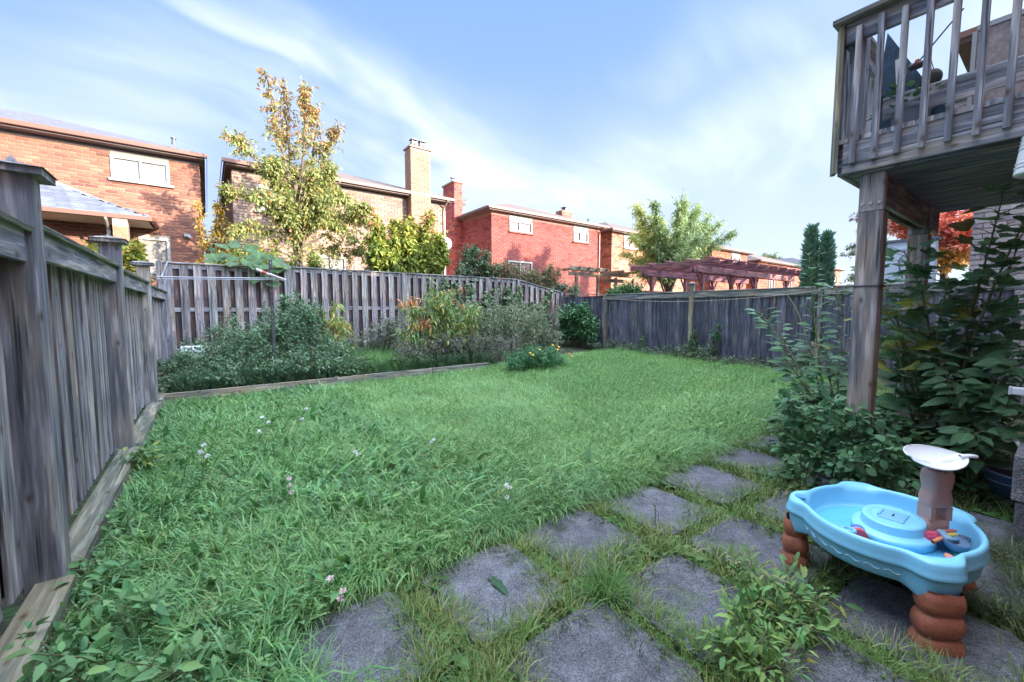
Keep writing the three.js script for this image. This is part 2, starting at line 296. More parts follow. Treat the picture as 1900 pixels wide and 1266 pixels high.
{ // left fence: panels of boards over boards, hip capped posts
  const R = rng(21), t = thing('wooden_fence', 'tall grey board fence close on the left with capped posts and a sloping top board', 'fence', [FX, 0, 0]);
  const postZ = [1.75, -0.52, -2.82, -5.1, -7.42, -10.5];
  postZ.forEach((z, i) => {
    const p = part(t, 'post', placed(plank(2.2, 0.135, 0.135, i, 0.008), M4([-0.0375, -0.12, z])), W_POST[i % 3]);
    if (i > 0 && i < 5) {
      const c = part(p, 'post_cap', merge([boxUV(new THREE.BoxGeometry(0.22, 0.03, 0.22).translate(-0.0375, 2.085, z), 0.5), placed(hipCap(0.24, 0.03), M4([-0.0375, 2.115, z]))]), W_POST[(i + 1) % 3]);
      if (i === 2) { const f = new THREE.ConeGeometry(0.025, 0.035, 8); f.translate(-0.0375, 2.147, z); part(p, 'finial', boxUV(f, 0.5), W_POST[0]); }
    }
  });
  for (let i = 0; i + 1 < postZ.length; i++) {
    const z0 = postZ[i] - 0.068, z1 = postZ[i + 1] + 0.068, top = [1.83, 1.84, 1.87, 1.85, 1.82][i], L = z0 - z1;
    part(t, 'top_rail', beam([-0.02, top - 0.075, z0], [-0.02, top - 0.075, z1], 0.15, 0.036, X_, i), W_RAIL[i % 2]);
    part(t, 'cap_board', beam([-0.05, top + 0.014, z0], [-0.05, top + 0.014, z1], 0.16, 0.028, V(0.25, 1, 0), i + 2), MOSSY);
    const kb = part(t, 'kick_board', beam([0.045, 0.10, z0], [0.045, 0.10, z1], 0.17, 0.04, X_, i + 1), i > 3 ? W_POST[1] : MOSSY);
    part(t, 'bottom_rail', beam([0.0, 0.205, z0], [0.0, 0.205, z1], 0.135, 0.036, Y_, i + 3), MOSSY);
    const nb = Math.round((L - 0.15) / 0.225); for (let k = 0, z = z0 - 0.075; k <= nb; k++, z = z0 - 0.075 - k * (L - 0.15) / nb + (R() - 0.5) * 0.02)
      part(t, 'board', placed(plank(1.62 + (R() - 0.5) * 0.01, 0.138, 0.022, Math.floor(R() * 4)), M4([-0.10 - 0.008 * R(), 0.225, z], [R() * 0.008 - 0.004, Math.PI / 2 + (R() - 0.5) * 0.05, 0])), pick(R, W_LEFT));
    for (let z = z0 + 0.06; z > z1 - 0.06; z -= 0.1415)
      part(t, 'back_board', placed(plank(1.62, 0.138, 0.019, Math.floor(R() * 4)), M4([-0.152, 0.225, z], [0, Math.PI / 2, 0])), pick(R, W_BACK_SHADED));
    part(t, 'middle_rail', beam([-0.126, 1.0, z0], [-0.126, 1.0, z1], 0.09, 0.026, X_, i), W_BACK_SHADED[1]);
  }
}
{ // back fence: shadow boards, a little higher than the left one
  const R = rng(22), t = thing('wooden_fence', 'grey shadow board fence across the back with gaps between upright boards', 'fence', [0, 0, BZ]);
  const top = (x) => (x < 1.48 ? 2.40 : x < 8.1 ? 2.44 : lerp(2.43, 2.07, (x - 8.1) / 1.9));
  const posts = [-0.72, 1.48, 4.25, 6.9, 8.1, 10.0];
  posts.forEach((x, i) => part(t, 'post', placed(plank((i === 1 ? 2.5 : top(x)) + 0.02 - 0.1, 0.1, 0.1, i, 0.006), M4([x, 0.1, 0.04])), W_POST[(i + 1) % 3]));
  for (let i = 0; i + 1 < posts.length; i++) {
    const a = posts[i] + 0.052, b = posts[i + 1] - 0.052, ya = top(a + 0.01), yb = top(b - 0.01);
    part(t, 'cap_board', beam([a, ya + 0.012, 0.01], [b, yb + 0.012, 0.01], 0.12, 0.024, Y_, i), W_RAIL[1]);
    for (const dy of [-0.06, -0.92, -1.75]) part(t, 'rail', beam([a, ya + dy, 0], [b, yb + dy, 0], 0.085, 0.036, Z_, i + 1), W_RAIL[i % 2]);
    for (let x = a + 0.075; x < b - 0.03; x += 0.232) {
      const y0 = groundY(x, BZ + 0.1) - 0.04 + R() * 0.03;
      part(t, 'board', placed(plank(top(x) - 0.004 - y0, 0.14, 0.018, Math.floor(R() * 4)), M4([x + (R() - 0.5) * 0.012, y0, 0.029], [0, (R() - 0.5) * 0.03, (R() - 0.5) * 0.012])), pick(R, W_BOARD));
    }
    for (let x = a + 0.19; x < b + 0.02; x += 0.232) {
      const y0 = groundY(x, BZ + 0.1) - 0.04;
      part(t, 'back_board', placed(plank(top(x) - 0.01 - y0, 0.14, 0.018, Math.floor(R() * 4)), M4([x, y0, -0.029])), pick(R, W_BACK_SHADED));
    }
  }
}
{ // right fence: dark close boards, pale top rail
  let bi = 0; const R = rng(23), t = thing('wooden_fence', 'dark bluish close boarded fence along the right side with a pale top rail', 'fence', [RX, 0, 0]);
  const posts = [-10.62, -8.7, -5.83, -3.06, -0.4, 2.2];
  posts.forEach((z, i) => {
    const th = i === 2 ? 2.12 : i === 3 ? 1.98 : 1.96, p = part(t, 'post', placed(plank(th, i === 3 ? 0.075 : 0.115, i === 3 ? 0.075 : 0.115, i, 0.006), M4([-0.05, 0.02, z])), i === 2 ? wood(0.62, 0.58, 0.5) : W_POST[i % 3]);
    if (i === 2) part(p, 'post_cap', merge([boxUV(new THREE.BoxGeometry(0.17, 0.025, 0.17).translate(-0.05, 2.15, z), 0.5), placed(hipCap(0.15, 0.03), M4([-0.05, 2.178, z]))]), W_POST[1]);
  });
  for (let i = 0; i + 1 < posts.length; i++) {
    const z0 = posts[i] + 0.06, z1 = posts[i + 1] - 0.06, ya = 1.93, g0 = groundY(9.9, z0), g1 = groundY(9.9, z1);
    if (i > 0) part(t, 'top_rail', beam([-0.04, ya - 0.072, z0], [-0.04, ya - 0.072, z1], 0.14, 0.036, X_, i), W_RAIL[i % 2]);
    part(t, 'cap_board', beam([-0.01, ya + (i ? 0.014 : 0.1), z0], [-0.01, ya + 0.014, z1], 0.13, 0.026, Y_, i), W_RAIL[1]);
    part(t, 'kick_board', beam([-0.035, g0 + 0.08, z0], [-0.035, g1 + 0.08, z1], 0.15, 0.03, X_, i), W_POST[1]);
    for (const y of [0.5, 1.25]) part(t, 'back_rail', beam([0.032, y, z0], [0.032, y, z1], 0.085, 0.036, X_, i), W_DARK[1]);
    for (let z = z0 + 0.06; z < z1 - 0.03; z += 0.1225) {
      const y0 = groundY(9.95, z) + 0.1 + R() * 0.03;
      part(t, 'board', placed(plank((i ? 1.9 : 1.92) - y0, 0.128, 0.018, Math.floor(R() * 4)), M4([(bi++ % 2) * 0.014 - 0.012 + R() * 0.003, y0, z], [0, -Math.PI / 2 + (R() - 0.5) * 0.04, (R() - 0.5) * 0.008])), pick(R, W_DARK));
    }
  }
}
{ // brace board on the corner of the left and back fences
  const t = thing('brace_board', 'pale slanting board nailed at the top of the left back corner post', 'board');
  part(t, 'board', beam([-0.545, 1.93, -8.4], [-0.545, 2.3, -9.9], 0.14, 0.02, X_, 2), W_RAIL[0]);
}

// ---------------------------------------------------------------- houses
const brickMat = (c) => std({ color: c, map: grit, bumpMap: gritBump, bumpScale: 0.003, roughness: 0.9 });
const TRIM = plastic(0.37, 0.36, 0.315, 0.5), FRIEZE = plastic(0.20, 0.21, 0.18, 0.6), BROWN = plastic(0.10, 0.065, 0.055, 0.5), COPPER = plastic(0.20, 0.088, 0.056, 0.5), SOFFIT = plastic(0.16, 0.11, 0.09, 0.6);
const CURTAIN = std({ color: C(0.12, 0.098, 0.078), map: grit, roughness: 1 }), SHADE_IN = std({ color: C(0.045, 0.055, 0.075), roughness: 1 }), DARK_IN = std({ color: C(0.05, 0.05, 0.055), roughness: 1 });  // DARK_IN: flat dark tone painted in for unlit rooms and hollows
const PANE = new THREE.MeshPhysicalMaterial({ color: C(0.92, 0.96, 0.98), roughness: 0, transmission: 1, thickness: 0, ior: 1.5, specularIntensity: 0.4, side: THREE.DoubleSide });
const ROOF = std({ color: C(0.26, 0.25, 0.27), map: shingleMap, roughness: 0.95 }), ROOF_BROWN = std({ color: C(0.34, 0.24, 0.19), map: shingleMap, roughness: 0.95 });
const BRICK_L = 0.288, BRICK_H = 0.0955;
const brickGeo = boxUV(new THREE.BoxGeometry(BRICK_L - 0.018, BRICK_H - 0.019, 0.06), 0.6);
const brickGeoS = boxUV(new THREE.BoxGeometry(0.06, BRICK_H - 0.019, BRICK_L - 0.018), 0.6);
// Bricks of one flat wall. side 'z': wall in the plane z = at, looking +z; side '-x' / '+x': wall in the plane x = at. holes: [a0, a1, y0, y1].
// The ones nearest the viewer are laid singly, the rest as one part.
function layBricks(house, side, at, a0, a1, y0, y1, holes, color, seed, single = 0, see = null) {
  const R = rng(seed), out = side[0] === '-' ? -1 : 1, cells = [], proud = 0.007 - 0.03;
  const rows = Math.floor((y1 - y0) / BRICK_H);
  for (let r = 0; r < rows; r++) {
    const y = y0 + (r + 0.5) * BRICK_H, off = (r % 2) * BRICK_L / 2;
    for (let a = a0 - off; a < a1 - 0.02; a += BRICK_L) {
      const s = Math.max(a, a0), e = Math.min(a + BRICK_L, a1); if (e - s < 0.06) continue;
      let parts = [[s, e]];
      for (const [h0, h1, v0, v1] of holes) if (y + BRICK_H / 2 > v0 + 0.01 && y - BRICK_H / 2 < v1 - 0.01) parts = parts.flatMap(([p, q]) => (q <= h0 || p >= h1 ? [[p, q]] : [[p, Math.min(q, h0)], [Math.max(p, h1), q]].filter(([p2, q2]) => q2 - p2 > 0.05)));
      for (const [p, q] of parts) cells.push([(p + q) / 2, y, (q - p) / BRICK_L]);
    }
  }
  const mat4 = ([a, y, k]) => { const d = proud + (R() - 0.5) * 0.003; return side === 'z' ? M4([a, y, at + d], [0, 0, 0], [k, 1, 1]) : M4([at + out * d, y, a], [0, 0, 0], [1, 1, k]); };
  const tint = () => { const t = R(), k = 0.8 + 0.42 * R(); const c = color.clone(); if (t < 0.16) c.lerp(C(color.r * 0.62, color.g * 0.6, color.b * 0.72), 0.8); else if (t < 0.4) c.lerp(C(color.r * 1.15, color.g * 1.35, color.b * 1.35), 0.7); return c.multiplyScalar(k); };
  const g = side === 'z' ? brickGeo : brickGeoS;
  const inView = see ? cells.filter(see) : [], eye = ([a, y]) => (side === 'z' ? Math.hypot(a, y - 1.5, at) : Math.hypot(at, y - 1.5, a));
  inView.sort((p, q) => eye(p) - eye(q)); const solo = new Set(inView.slice(0, single));
  const mats = single ? Array.from({ length: 9 }, () => brickMat(tint())) : null;
  for (const c of solo) { const m = part(house, 'brick', g, mats[Math.floor(R() * 9)]); mat4(c).decompose(m.position, m.quaternion, m.scale); }
  const rest = cells.filter((c) => !solo.has(c)); if (!rest.length) return;
  scatter(house, 'brickwork', g, brickMat(C(1, 1, 1)), rest.map(mat4), rest.map(tint));
}
// a window in a wall that looks +z: outer frame x0..x1, y0..y1
function windowZ(house, x0, x1, y0, y1, z, o = {}) {
  const w = x1 - x0, h = y1 - y0, f = 0.075, cx = (x0 + x1) / 2, cy = (y0 + y1) / 2, split = o.split ?? 0.5, sx = lerp(x0 + f, x1 - f, split);
  const bars = [[cx, y1 - f / 2, w, f], [cx, y0 + f / 2, w, f], [x0 + f / 2, cy, f, h - 2 * f - 0.004], [x1 - f / 2, cy, f, h - 2 * f - 0.004]];
  if (o.split !== 0) bars.push([sx, cy, 0.06, h - 2 * f - 0.004]);
  const win = part(house, 'window', merge(bars.map(([bx, by, bw, bh]) => ubox(bw, bh, 0.09, [bx, by, z + 0.012]))), o.frame || TRIM);
  const panes = o.split === 0 ? [[x0 + f, x1 - f]] : [[x0 + f, sx - 0.03], [sx + 0.03, x1 - f]];
  panes.forEach(([a, b], i) => {
    part(win, 'pane', ubox(b - a, h - 2 * f, 0.006, [(a + b) / 2, cy, z + 0.006 - i * 0.012]), PANE);
    const cur = o.curtains?.[i];
    if (cur) part(win, 'curtain', (() => { const g = new THREE.PlaneGeometry(b - a - 0.02, h - 2 * f, 24, 1), p = g.attributes.position; for (let k = 0; k < p.count; k++) p.setZ(k, 0.012 * Math.sin(p.getX(k) * 42 + i)); g.translate((a + b) / 2, cy, z - 0.05); g.computeVertexNormals(); return g; })(), cur);
  });
  part(win, 'window_dark_sheet', ubox(w - 0.02, h - 0.02, 0.01, [cx, cy, z - 0.09]), DARK_IN);
  if (o.sill !== false) part(win, 'sill', ubox(w + 0.16, 0.075, 0.13, [cx + 0.02, y0 - 0.04, z + 0.04]), o.sillMat || TRIM);
  if (o.frieze) part(win, 'frieze_panel', ubox(w, o.frieze - y1 - 0.004, 0.05, [cx, (o.frieze + y1) / 2, z - 0.005]), FRIEZE);
  return win;
}
// a hipped roof over x0..x1, z0 (back) .. z1 (front) at eave height y, pitch p
function hipRoof(x0, x1, z0, z1, y, p, th = 0.03) {
  const d = Math.min(x1 - x0, z1 - z0) / 2, alongX = x1 - x0 > z1 - z0, h = d * p, cz = (z0 + z1) / 2, cx = (x0 + x1) / 2;
  const A = alongX ? V(x0 + d, y + h, cz) : V(cx, y + h, z1 - d), B = alongX ? V(x1 - d, y + h, cz) : V(cx, y + h, z0 + d);
  const c = [V(x0, y, z1), V(x1, y, z1), V(x1, y, z0), V(x0, y, z0)];
  const tris = alongX ? [[c[0], c[1], B], [c[0], B, A], [c[1], c[2], B], [c[2], c[3], A], [c[2], A, B], [c[3], c[0], A]] : [[c[0], c[1], A], [c[1], c[2], B], [c[1], B, A], [c[2], c[3], B], [c[3], c[0], A], [c[3], A, B]];
  const P = [], U = []; for (const t of tris) { const n = V().crossVectors(t[1].clone().sub(t[0]), t[2].clone().sub(t[0])).normalize(); for (const q of t) { P.push(q.x, q.y, q.z); const hor = Math.abs(n.x) > Math.abs(n.z); U.push((hor ? q.z : q.x) / 1, (hor ? q.x : q.z) / 1); } }
  const g = new THREE.BufferGeometry(); g.setAttribute('position', new THREE.Float32BufferAttribute(P, 3)); g.setAttribute('uv', new THREE.Float32BufferAttribute(U, 2)); g.computeVertexNormals(); return g;
}
function shell(house, x0, x1, z0, z1, y0, top, o) {                 // body, soffit, fascia with gutter, roof
  const cx = (x0 + x1) / 2, cz = (z0 + z1) / 2, ov = o.over ?? 0.36, ox = o.overX ?? ov;
  part(house, 'wall', ubox(x1 - x0 - 0.03, top - y0, z1 - z0 - 0.03, [cx, (y0 + top) / 2, cz], o.wallScale || 1), o.wall);
  part(house, 'soffit', ubox(x1 - x0 + 2 * ox - 0.02, 0.02, z1 - z0 + 2 * ov - 0.02, [cx, top + 0.012, cz]), o.soffit || SOFFIT);
  const X0 = x0 - ox, X1 = x1 + ox, Z0 = z0 - ov, Z1 = z1 + ov, fas = (w, d, x, z) => ubox(w, 0.15, d, [x, top + 0.075, z]);
  part(house, 'fascia', merge([fas(X1 - X0, 0.02, cx, Z1 - 0.01), fas(0.02, Z1 - Z0 - 0.045, X0 + 0.01, cz), fas(0.02, Z1 - Z0 - 0.045, X1 - 0.01, cz)]), BROWN);
  part(house, 'gutter', merge([ubox(X1 - X0 + 0.2, 0.02, 0.1, [cx, top + 0.06, Z1 + 0.054]), ubox(X1 - X0 + 0.2, 0.11, 0.012, [cx, top + 0.115, Z1 + 0.104]), ubox(0.012, 0.11, Z1 - Z0, [X0 - 0.095, top + 0.115, cz]), ubox(0.012, 0.11, Z1 - Z0, [X1 + 0.095, top + 0.115, cz])]), o.gutter || COPPER);
  part(house, 'roof', hipRoof(X0 - 0.04, X1 + 0.04, Z0, Z1 + 0.04, top + 0.155, o.pitch ?? 0.37), o.roof || ROOF);
}
const MORTAR = (c) => std({ color: c, map: grit, roughness: 0.95 });
const HZ = -17.5, WT = 6.36;                                         // wall plane of the row of houses, wall top
const hipVent = (parent, x, y, z, mat) => part(parent, 'roof_vent', merge([ubox(0.16, 0.1, 0.16, [x, y + 0.03, z]), placed(new THREE.CylinderGeometry(0.05, 0.07, 0.22, 10), M4([x, y + 0.18, z])), placed(new THREE.CylinderGeometry(0.075, 0.075, 0.04, 10), M4([x, y + 0.3, z]))].map((g) => boxUV(g))), mat);
const VENT = plastic(0.10, 0.11, 0.12, 0.5);
function downspout(house, x, z, y0, y1, mat) { part(house, 'downspout', merge([limbTube([[x, y1, z + 0.42], [x, y1 - 0.1, z + 0.4], [x, y1 - 0.28, z + 0.09], [x, y1 - 0.45, z + 0.06]], 0.04, 0.04, 8, 12), ubox(0.075, y1 - 0.45 - y0, 0.055, [x, (y0 + y1 - 0.45) / 2, z + 0.06])].map((g) => (g.attributes.uv ? g : boxUV(g)))), mat); }

{ // house 1: orange brown brick, shingled porch
  const h = thing('brick_house', 'orange brown brick house at left with a blue grey shingled porch roof', 'house');
  const x0 = -9.2, x1 = 0.0;
  shell(h, x0, x1, -27.5, HZ, 0.3, WT, { wall: MORTAR(C(0.60, 0.48, 0.40)), roof: ROOF, overX: 0.12 });
  const holes = [[-2.15, -0.78, 5.44, WT], [-1.65, -0.86, 2.6, 3.78], [-3.25, -2.55, 1.0, 3.3]];
  layBricks(h, 'z', HZ, -6.2, x1, 0.9, WT - 0.06, holes, C(0.43, 0.17, 0.10), 401, 300, ([a, y]) => a > -4.6 && y > 2.6 && y < 5.9);
  layBricks(h, '+x', x1, -27.5, HZ - 0.02, 0.9, WT - 0.06, [], C(0.46, 0.21, 0.12), 402);
  part(h, 'frieze_band', ubox(x1 - x0, 0.1, 0.03, [(x0 + x1) / 2, WT - 0.053, HZ + 0.012]), BROWN);
  windowZ(h, -2.15, -0.78, 5.46, 6.14, HZ, { frieze: WT - 0.005, split: 0.5, curtains: [CURTAIN, SHADE_IN] });
  windowZ(h, -1.63, -0.88, 2.62, 3.76, HZ, { split: 0, sill: false, curtains: [std({ color: C(0.30, 0.31, 0.31), map: grit })] });
  const door = part(h, 'porch_door', ubox(0.62, 2.2, 0.05, [-2.9, 2.15, HZ + 0.01]), plastic(0.04, 0.07, 0.05, 0.3));
  part(door, 'frame', merge([ubox(0.07, 2.26, 0.1, [-3.25, 2.16, HZ + 0.03]), ubox(0.07, 2.26, 0.1, [-2.55, 2.16, HZ + 0.03]), ubox(0.63, 0.08, 0.1, [-2.9, 3.25, HZ + 0.032])]), plastic(0.55, 0.42, 0.26, 0.6));
  hipVent(h, -0.62, 6.62, -16.98 - 0.35, VENT);
  part(h, 'wall_lamp', merge([ubox(0.16, 0.09, 0.1, [-0.42, 3.92, HZ + 0.055]), placed(new THREE.SphereGeometry(0.05, 10, 8), M4([-0.36, 3.86, HZ + 0.1]))].map((g) => boxUV(g))), TRIM);
  // porch: flat front slope and hip, eave gutter, soffit boards, brick pier
  const E0 = V(-1.2, 4.14, -16.05), E1 = V(-1.2, 4.14, HZ + 0.02), A = V(-3.32, 5.04, HZ + 0.02), A2 = V(-9.2, 5.04, HZ + 0.02), F2 = V(-9.2, 4.14, -16.05);
  const porch = part(h, 'porch_roof', (() => { const t = [E0, E1, A, F2, E0, A, F2, A, A2], P = t.flatMap((q) => [q.x, q.y - 0.012, q.z]), U = t.flatMap((q) => [q.x, q.z]); const g = new THREE.BufferGeometry(); g.setAttribute('position', new THREE.Float32BufferAttribute(P, 3)); g.setAttribute('uv', new THREE.Float32BufferAttribute(U, 2)); g.computeVertexNormals(); return g; })(), std({ color: C(0.2, 0.21, 0.24), roughness: 1 }));
  const R = rng(41), sh = [0.82, 1, 1.16, 0.92].map((k) => std({ color: C(0.31 * k, 0.345 * k, 0.40 * k), map: shingleMap, roughness: 0.95 }));
  const front = V().crossVectors(E0.clone().sub(F2), A.clone().sub(F2)).normalize(), slope = Math.hypot(A.y - E0.y, A.z - E0.z), nRow = 11, inst = [], instC = [];
  const tabGeo = ubox(0.30, 0.012, 0.19, [0, 0, 0], 0.5);
  const upF = V(0, A.y - E0.y, A.z - E0.z).normalize();
  for (let r = 0; r < nRow; r++) {
    const s = (r + 0.5) / nRow, y = lerp(E0.y, A.y, s), z = lerp(E0.z, A.z, s), xr = lerp(E0.x, A.x, s);
    for (let x = xr - 0.1 - (r % 2) * 0.15; x > -6.6; x -= 0.305) {
      const m = new THREE.Matrix4().makeBasis(V(1, 0, 0), front, V().crossVectors(V(1, 0, 0), front)).setPosition(V(x, y, z).addScaledVector(front, 0.008 + R() * 0.007)).multiply(M4([0, 0, 0], [-0.05, 0, 0]));
      if (x > -5 && r < 11) { const q = part(porch, 'shingle', tabGeo, pick(R, sh)); m.decompose(q.position, q.quaternion, q.scale); } else inst.push(m);
    }
  }
  const sideN = V().crossVectors(E1.clone().sub(E0), A.clone().sub(E0)).normalize();
  for (let r = 0; r < 10; r++) { const s = (r + 0.5) / 11, x = lerp(E0.x, A.x, s), y = lerp(E0.y, A.y, s), zf = lerp(E0.z, A.z, s); for (let z = zf - 0.12; z > HZ + 0.1; z -= 0.3) { const q = part(porch, 'shingle', tabGeo, pick(R, sh)); new THREE.Matrix4().makeBasis(V(0, 0, 1), sideN.y > 0 ? sideN : sideN.clone().negate(), V(0, 0, 1).cross(sideN.y > 0 ? sideN : sideN.clone().negate())).setPosition(V(x, y + 0.012, z)).decompose(q.position, q.quaternion, q.scale); } }
  if (inst.length) scatter(porch, 'shingles', tabGeo, sh[1], inst);
  part(porch, 'flashing', merge([beam([-3.32, 5.09, HZ + 0.022], [-1.16, 4.185, HZ + 0.022], 0.13, 0.02, Z_), beam([-9.2, 5.09, HZ + 0.022], [-3.33, 5.09, HZ + 0.022], 0.13, 0.02, Z_)]), plastic(0.30, 0.29, 0.29, 0.5));
  part(porch, 'gutter', merge([ubox(8.06, 0.11, 0.1, [-5.2, 4.09, -16.0]), ubox(0.1, 0.11, 1.35, [-1.15, 4.09, -16.75]), beam([-1.16, 4.09, -15.99], [-1.1, 4.09, -16.12], 0.1, 0.1, Y_)]), COPPER);
  for (let k = 0; k < 16; k++) part(porch, 'soffit_board', ubox(0.34, 0.015, 1.36, [-1.42 - k * 0.345, 4.035, -16.74]), plastic(0.52, 0.45, 0.36, 0.6));
  const pier = part(h, 'porch_pier', ubox(0.31, 3.1, 0.31, [-1.86, 2.47, -16.15]), MORTAR(C(0.6, 0.49, 0.4)));
  const bm = [0, 1, 2, 3].map((k) => brickMat(C(0.5 + k * 0.03, 0.23 + k * 0.02, 0.14))), halfG = boxUV(new THREE.BoxGeometry(0.152, BRICK_H - 0.013, 0.03), 0.6), fullG = boxUV(new THREE.BoxGeometry(0.275, BRICK_H - 0.013, 0.03), 0.6);
  for (let r = 0; r < 30; r++) { const y = 1.0 + r * BRICK_H; for (const [g, dx] of r % 2 ? [[halfG, -0.082], [halfG, 0.082]] : [[fullG, 0]]) { const q = part(pier, 'brick', g, pick(R, bm)); q.position.set(-1.86 + dx, y, -16.0); } }
  downspout(h, -2.15, -16.42, 1, 4.06, TRIM);
  // climbing plants between fence and porch are separate things
}
{ // house 2: pale pinkish brick with a tall chimney
  const h = thing('brick_house', 'pale beige pink brick house behind the autumn tree, with a tall brick chimney', 'house');
  const x0 = 0.88, x1 = 9.05, col = C(0.54, 0.345, 0.25);
  shell(h, x0, x1, -27.5, HZ, 0.3, WT, { wall: MORTAR(C(0.62, 0.50, 0.41)), roof: ROOF_BROWN, overX: 0.17 });
  const holes = [[1.55, 2.75, 5.0, 5.9], [7.2, 8.15, 0.3, WT], [3.4, 4.6, 2.4, 3.6]];
  layBricks(h, 'z', HZ, x0, x1, 0.9, WT - 0.06, holes, col, 411, 300, ([a, y]) => a > 4.6 && a < 8.0 && y > 3.9);
  layBricks(h, '-x', x0, -27.5, HZ - 0.02, 0.9, WT - 0.06, [], C(0.5, 0.33, 0.24), 412);
  part(h, 'frieze_band', ubox(x1 - x0, 0.09, 0.03, [(x0 + x1) / 2, WT - 0.048, HZ + 0.012]), BROWN);
  windowZ(h, 1.57, 2.73, 5.02, 5.88, HZ, { split: 0.5, curtains: [SHADE_IN, CURTAIN] });
  windowZ(h, 3.42, 4.58, 2.42, 3.58, HZ, { split: 0.5, curtains: [CURTAIN, CURTAIN] });
  // chimney
  const cx0 = 7.22, cx1 = 8.13, cz1 = HZ + 0.46, top = 8.36, ch = part(h, 'chimney', ubox(cx1 - cx0 - 0.03, top - 0.5, 0.6, [(cx0 + cx1) / 2, (top + 0.5) / 2, cz1 - 0.315]), MORTAR(C(0.66, 0.52, 0.42)));
  const R = rng(42), cm = Array.from({ length: 7 }, () => brickMat(jitter(C(0.55, 0.31, 0.19), R, 0.2)));
  const seg = 3, bw = (cx1 - cx0) / seg;
  const gA = boxUV(new THREE.BoxGeometry(bw - 0.013, BRICK_H - 0.013, 0.04), 0.6), gH = boxUV(new THREE.BoxGeometry(bw / 2 - 0.013, BRICK_H - 0.013, 0.04), 0.6), gS = boxUV(new THREE.BoxGeometry(0.04, BRICK_H - 0.013, 0.29), 0.6);
  let count = 0; const restM = [], restS = [];
  for (let r = 0; r < Math.floor((top - 3.3) / BRICK_H); r++) {
    const y = 3.3 + (r + 0.5) * BRICK_H;
    const list = r % 2 ? [[gH, bw / 4], [gA, bw], [gA, 2 * bw], [gH, 3 * bw - bw / 4]] : [[gA, bw / 2], [gA, bw * 1.5], [gA, bw * 2.5]];
    for (const [g, dx] of list) { const q = part(ch, 'brick', g, pick(R, cm)); q.position.set(cx0 + dx, y, cz1 - 0.018); count++; }
    for (const dz of [0.15, 0.46]) { restS.push(M4([cx0 + 0.018, y, cz1 - 0.02 - dz])); restS.push(M4([cx1 - 0.018, y, cz1 - 0.02 - dz])); }
  }
  scatter(ch, 'brickwork', gS, cm[0], restS);
  part(ch, 'crown', ubox(cx1 - cx0 + 0.1, 0.07, 0.72, [(cx0 + cx1) / 2, top + 0.036, cz1 - 0.31]), brickMat(C(0.5, 0.33, 0.24)));
  for (const x of [cx0 + 0.28, cx0 + 0.66]) { const f = part(ch, 'flue', ubox(0.24, 0.27, 0.24, [x, top + 0.21, cz1 - 0.3]), std({ color: C(0.62, 0.52, 0.42), map: grit })); part(f, 'flue_cap', merge([ubox(0.3, 0.04, 0.3, [x, top + 0.42, cz1 - 0.3]), ubox(0.02, 0.07, 0.02, [x - 0.1, top + 0.375, cz1 - 0.2]), ubox(0.02, 0.07, 0.02, [x + 0.1, top + 0.375, cz1 - 0.2])]), VENT); part(f, 'flue_hole', ubox(0.07, 0.11, 0.01, [x, top + 0.2, cz1 - 0.176]), DARK_IN); }
  downspout(h, 8.98, HZ, 0.9, 6.46, plastic(0.5, 0.38, 0.3, 0.5));
  const dish = thing('satellite_dish', 'round white satellite dish on the right end of the pale brick house', 'satellite dish', [8.9, 4.5, HZ + 0.32], -0.5);
  const dg = new THREE.SphereGeometry(0.62, 24, 8, 0, Math.PI * 2, 0, 0.48); dg.rotateX(Math.PI / 2); dg.translate(0, 0, -0.62); dg.rotateY(0.1);
  part(dish, 'reflector', dg, plastic(0.78, 0.76, 0.74, 0.5)); part(dish, 'arm', limbTube([[0, -0.2, -0.06], [0, -0.22, 0.15], [0, -0.1, 0.32]], 0.014, 0.014), VENT); part(dish, 'receiver', ubox(0.06, 0.09, 0.1, [0, -0.08, 0.34]), TRIM); part(dish, 'bracket', limbTube([[0, 0, -0.05], [0.02, -0.12, -0.2], [0.12, -0.16, -0.31]], 0.02, 0.02), VENT);
}
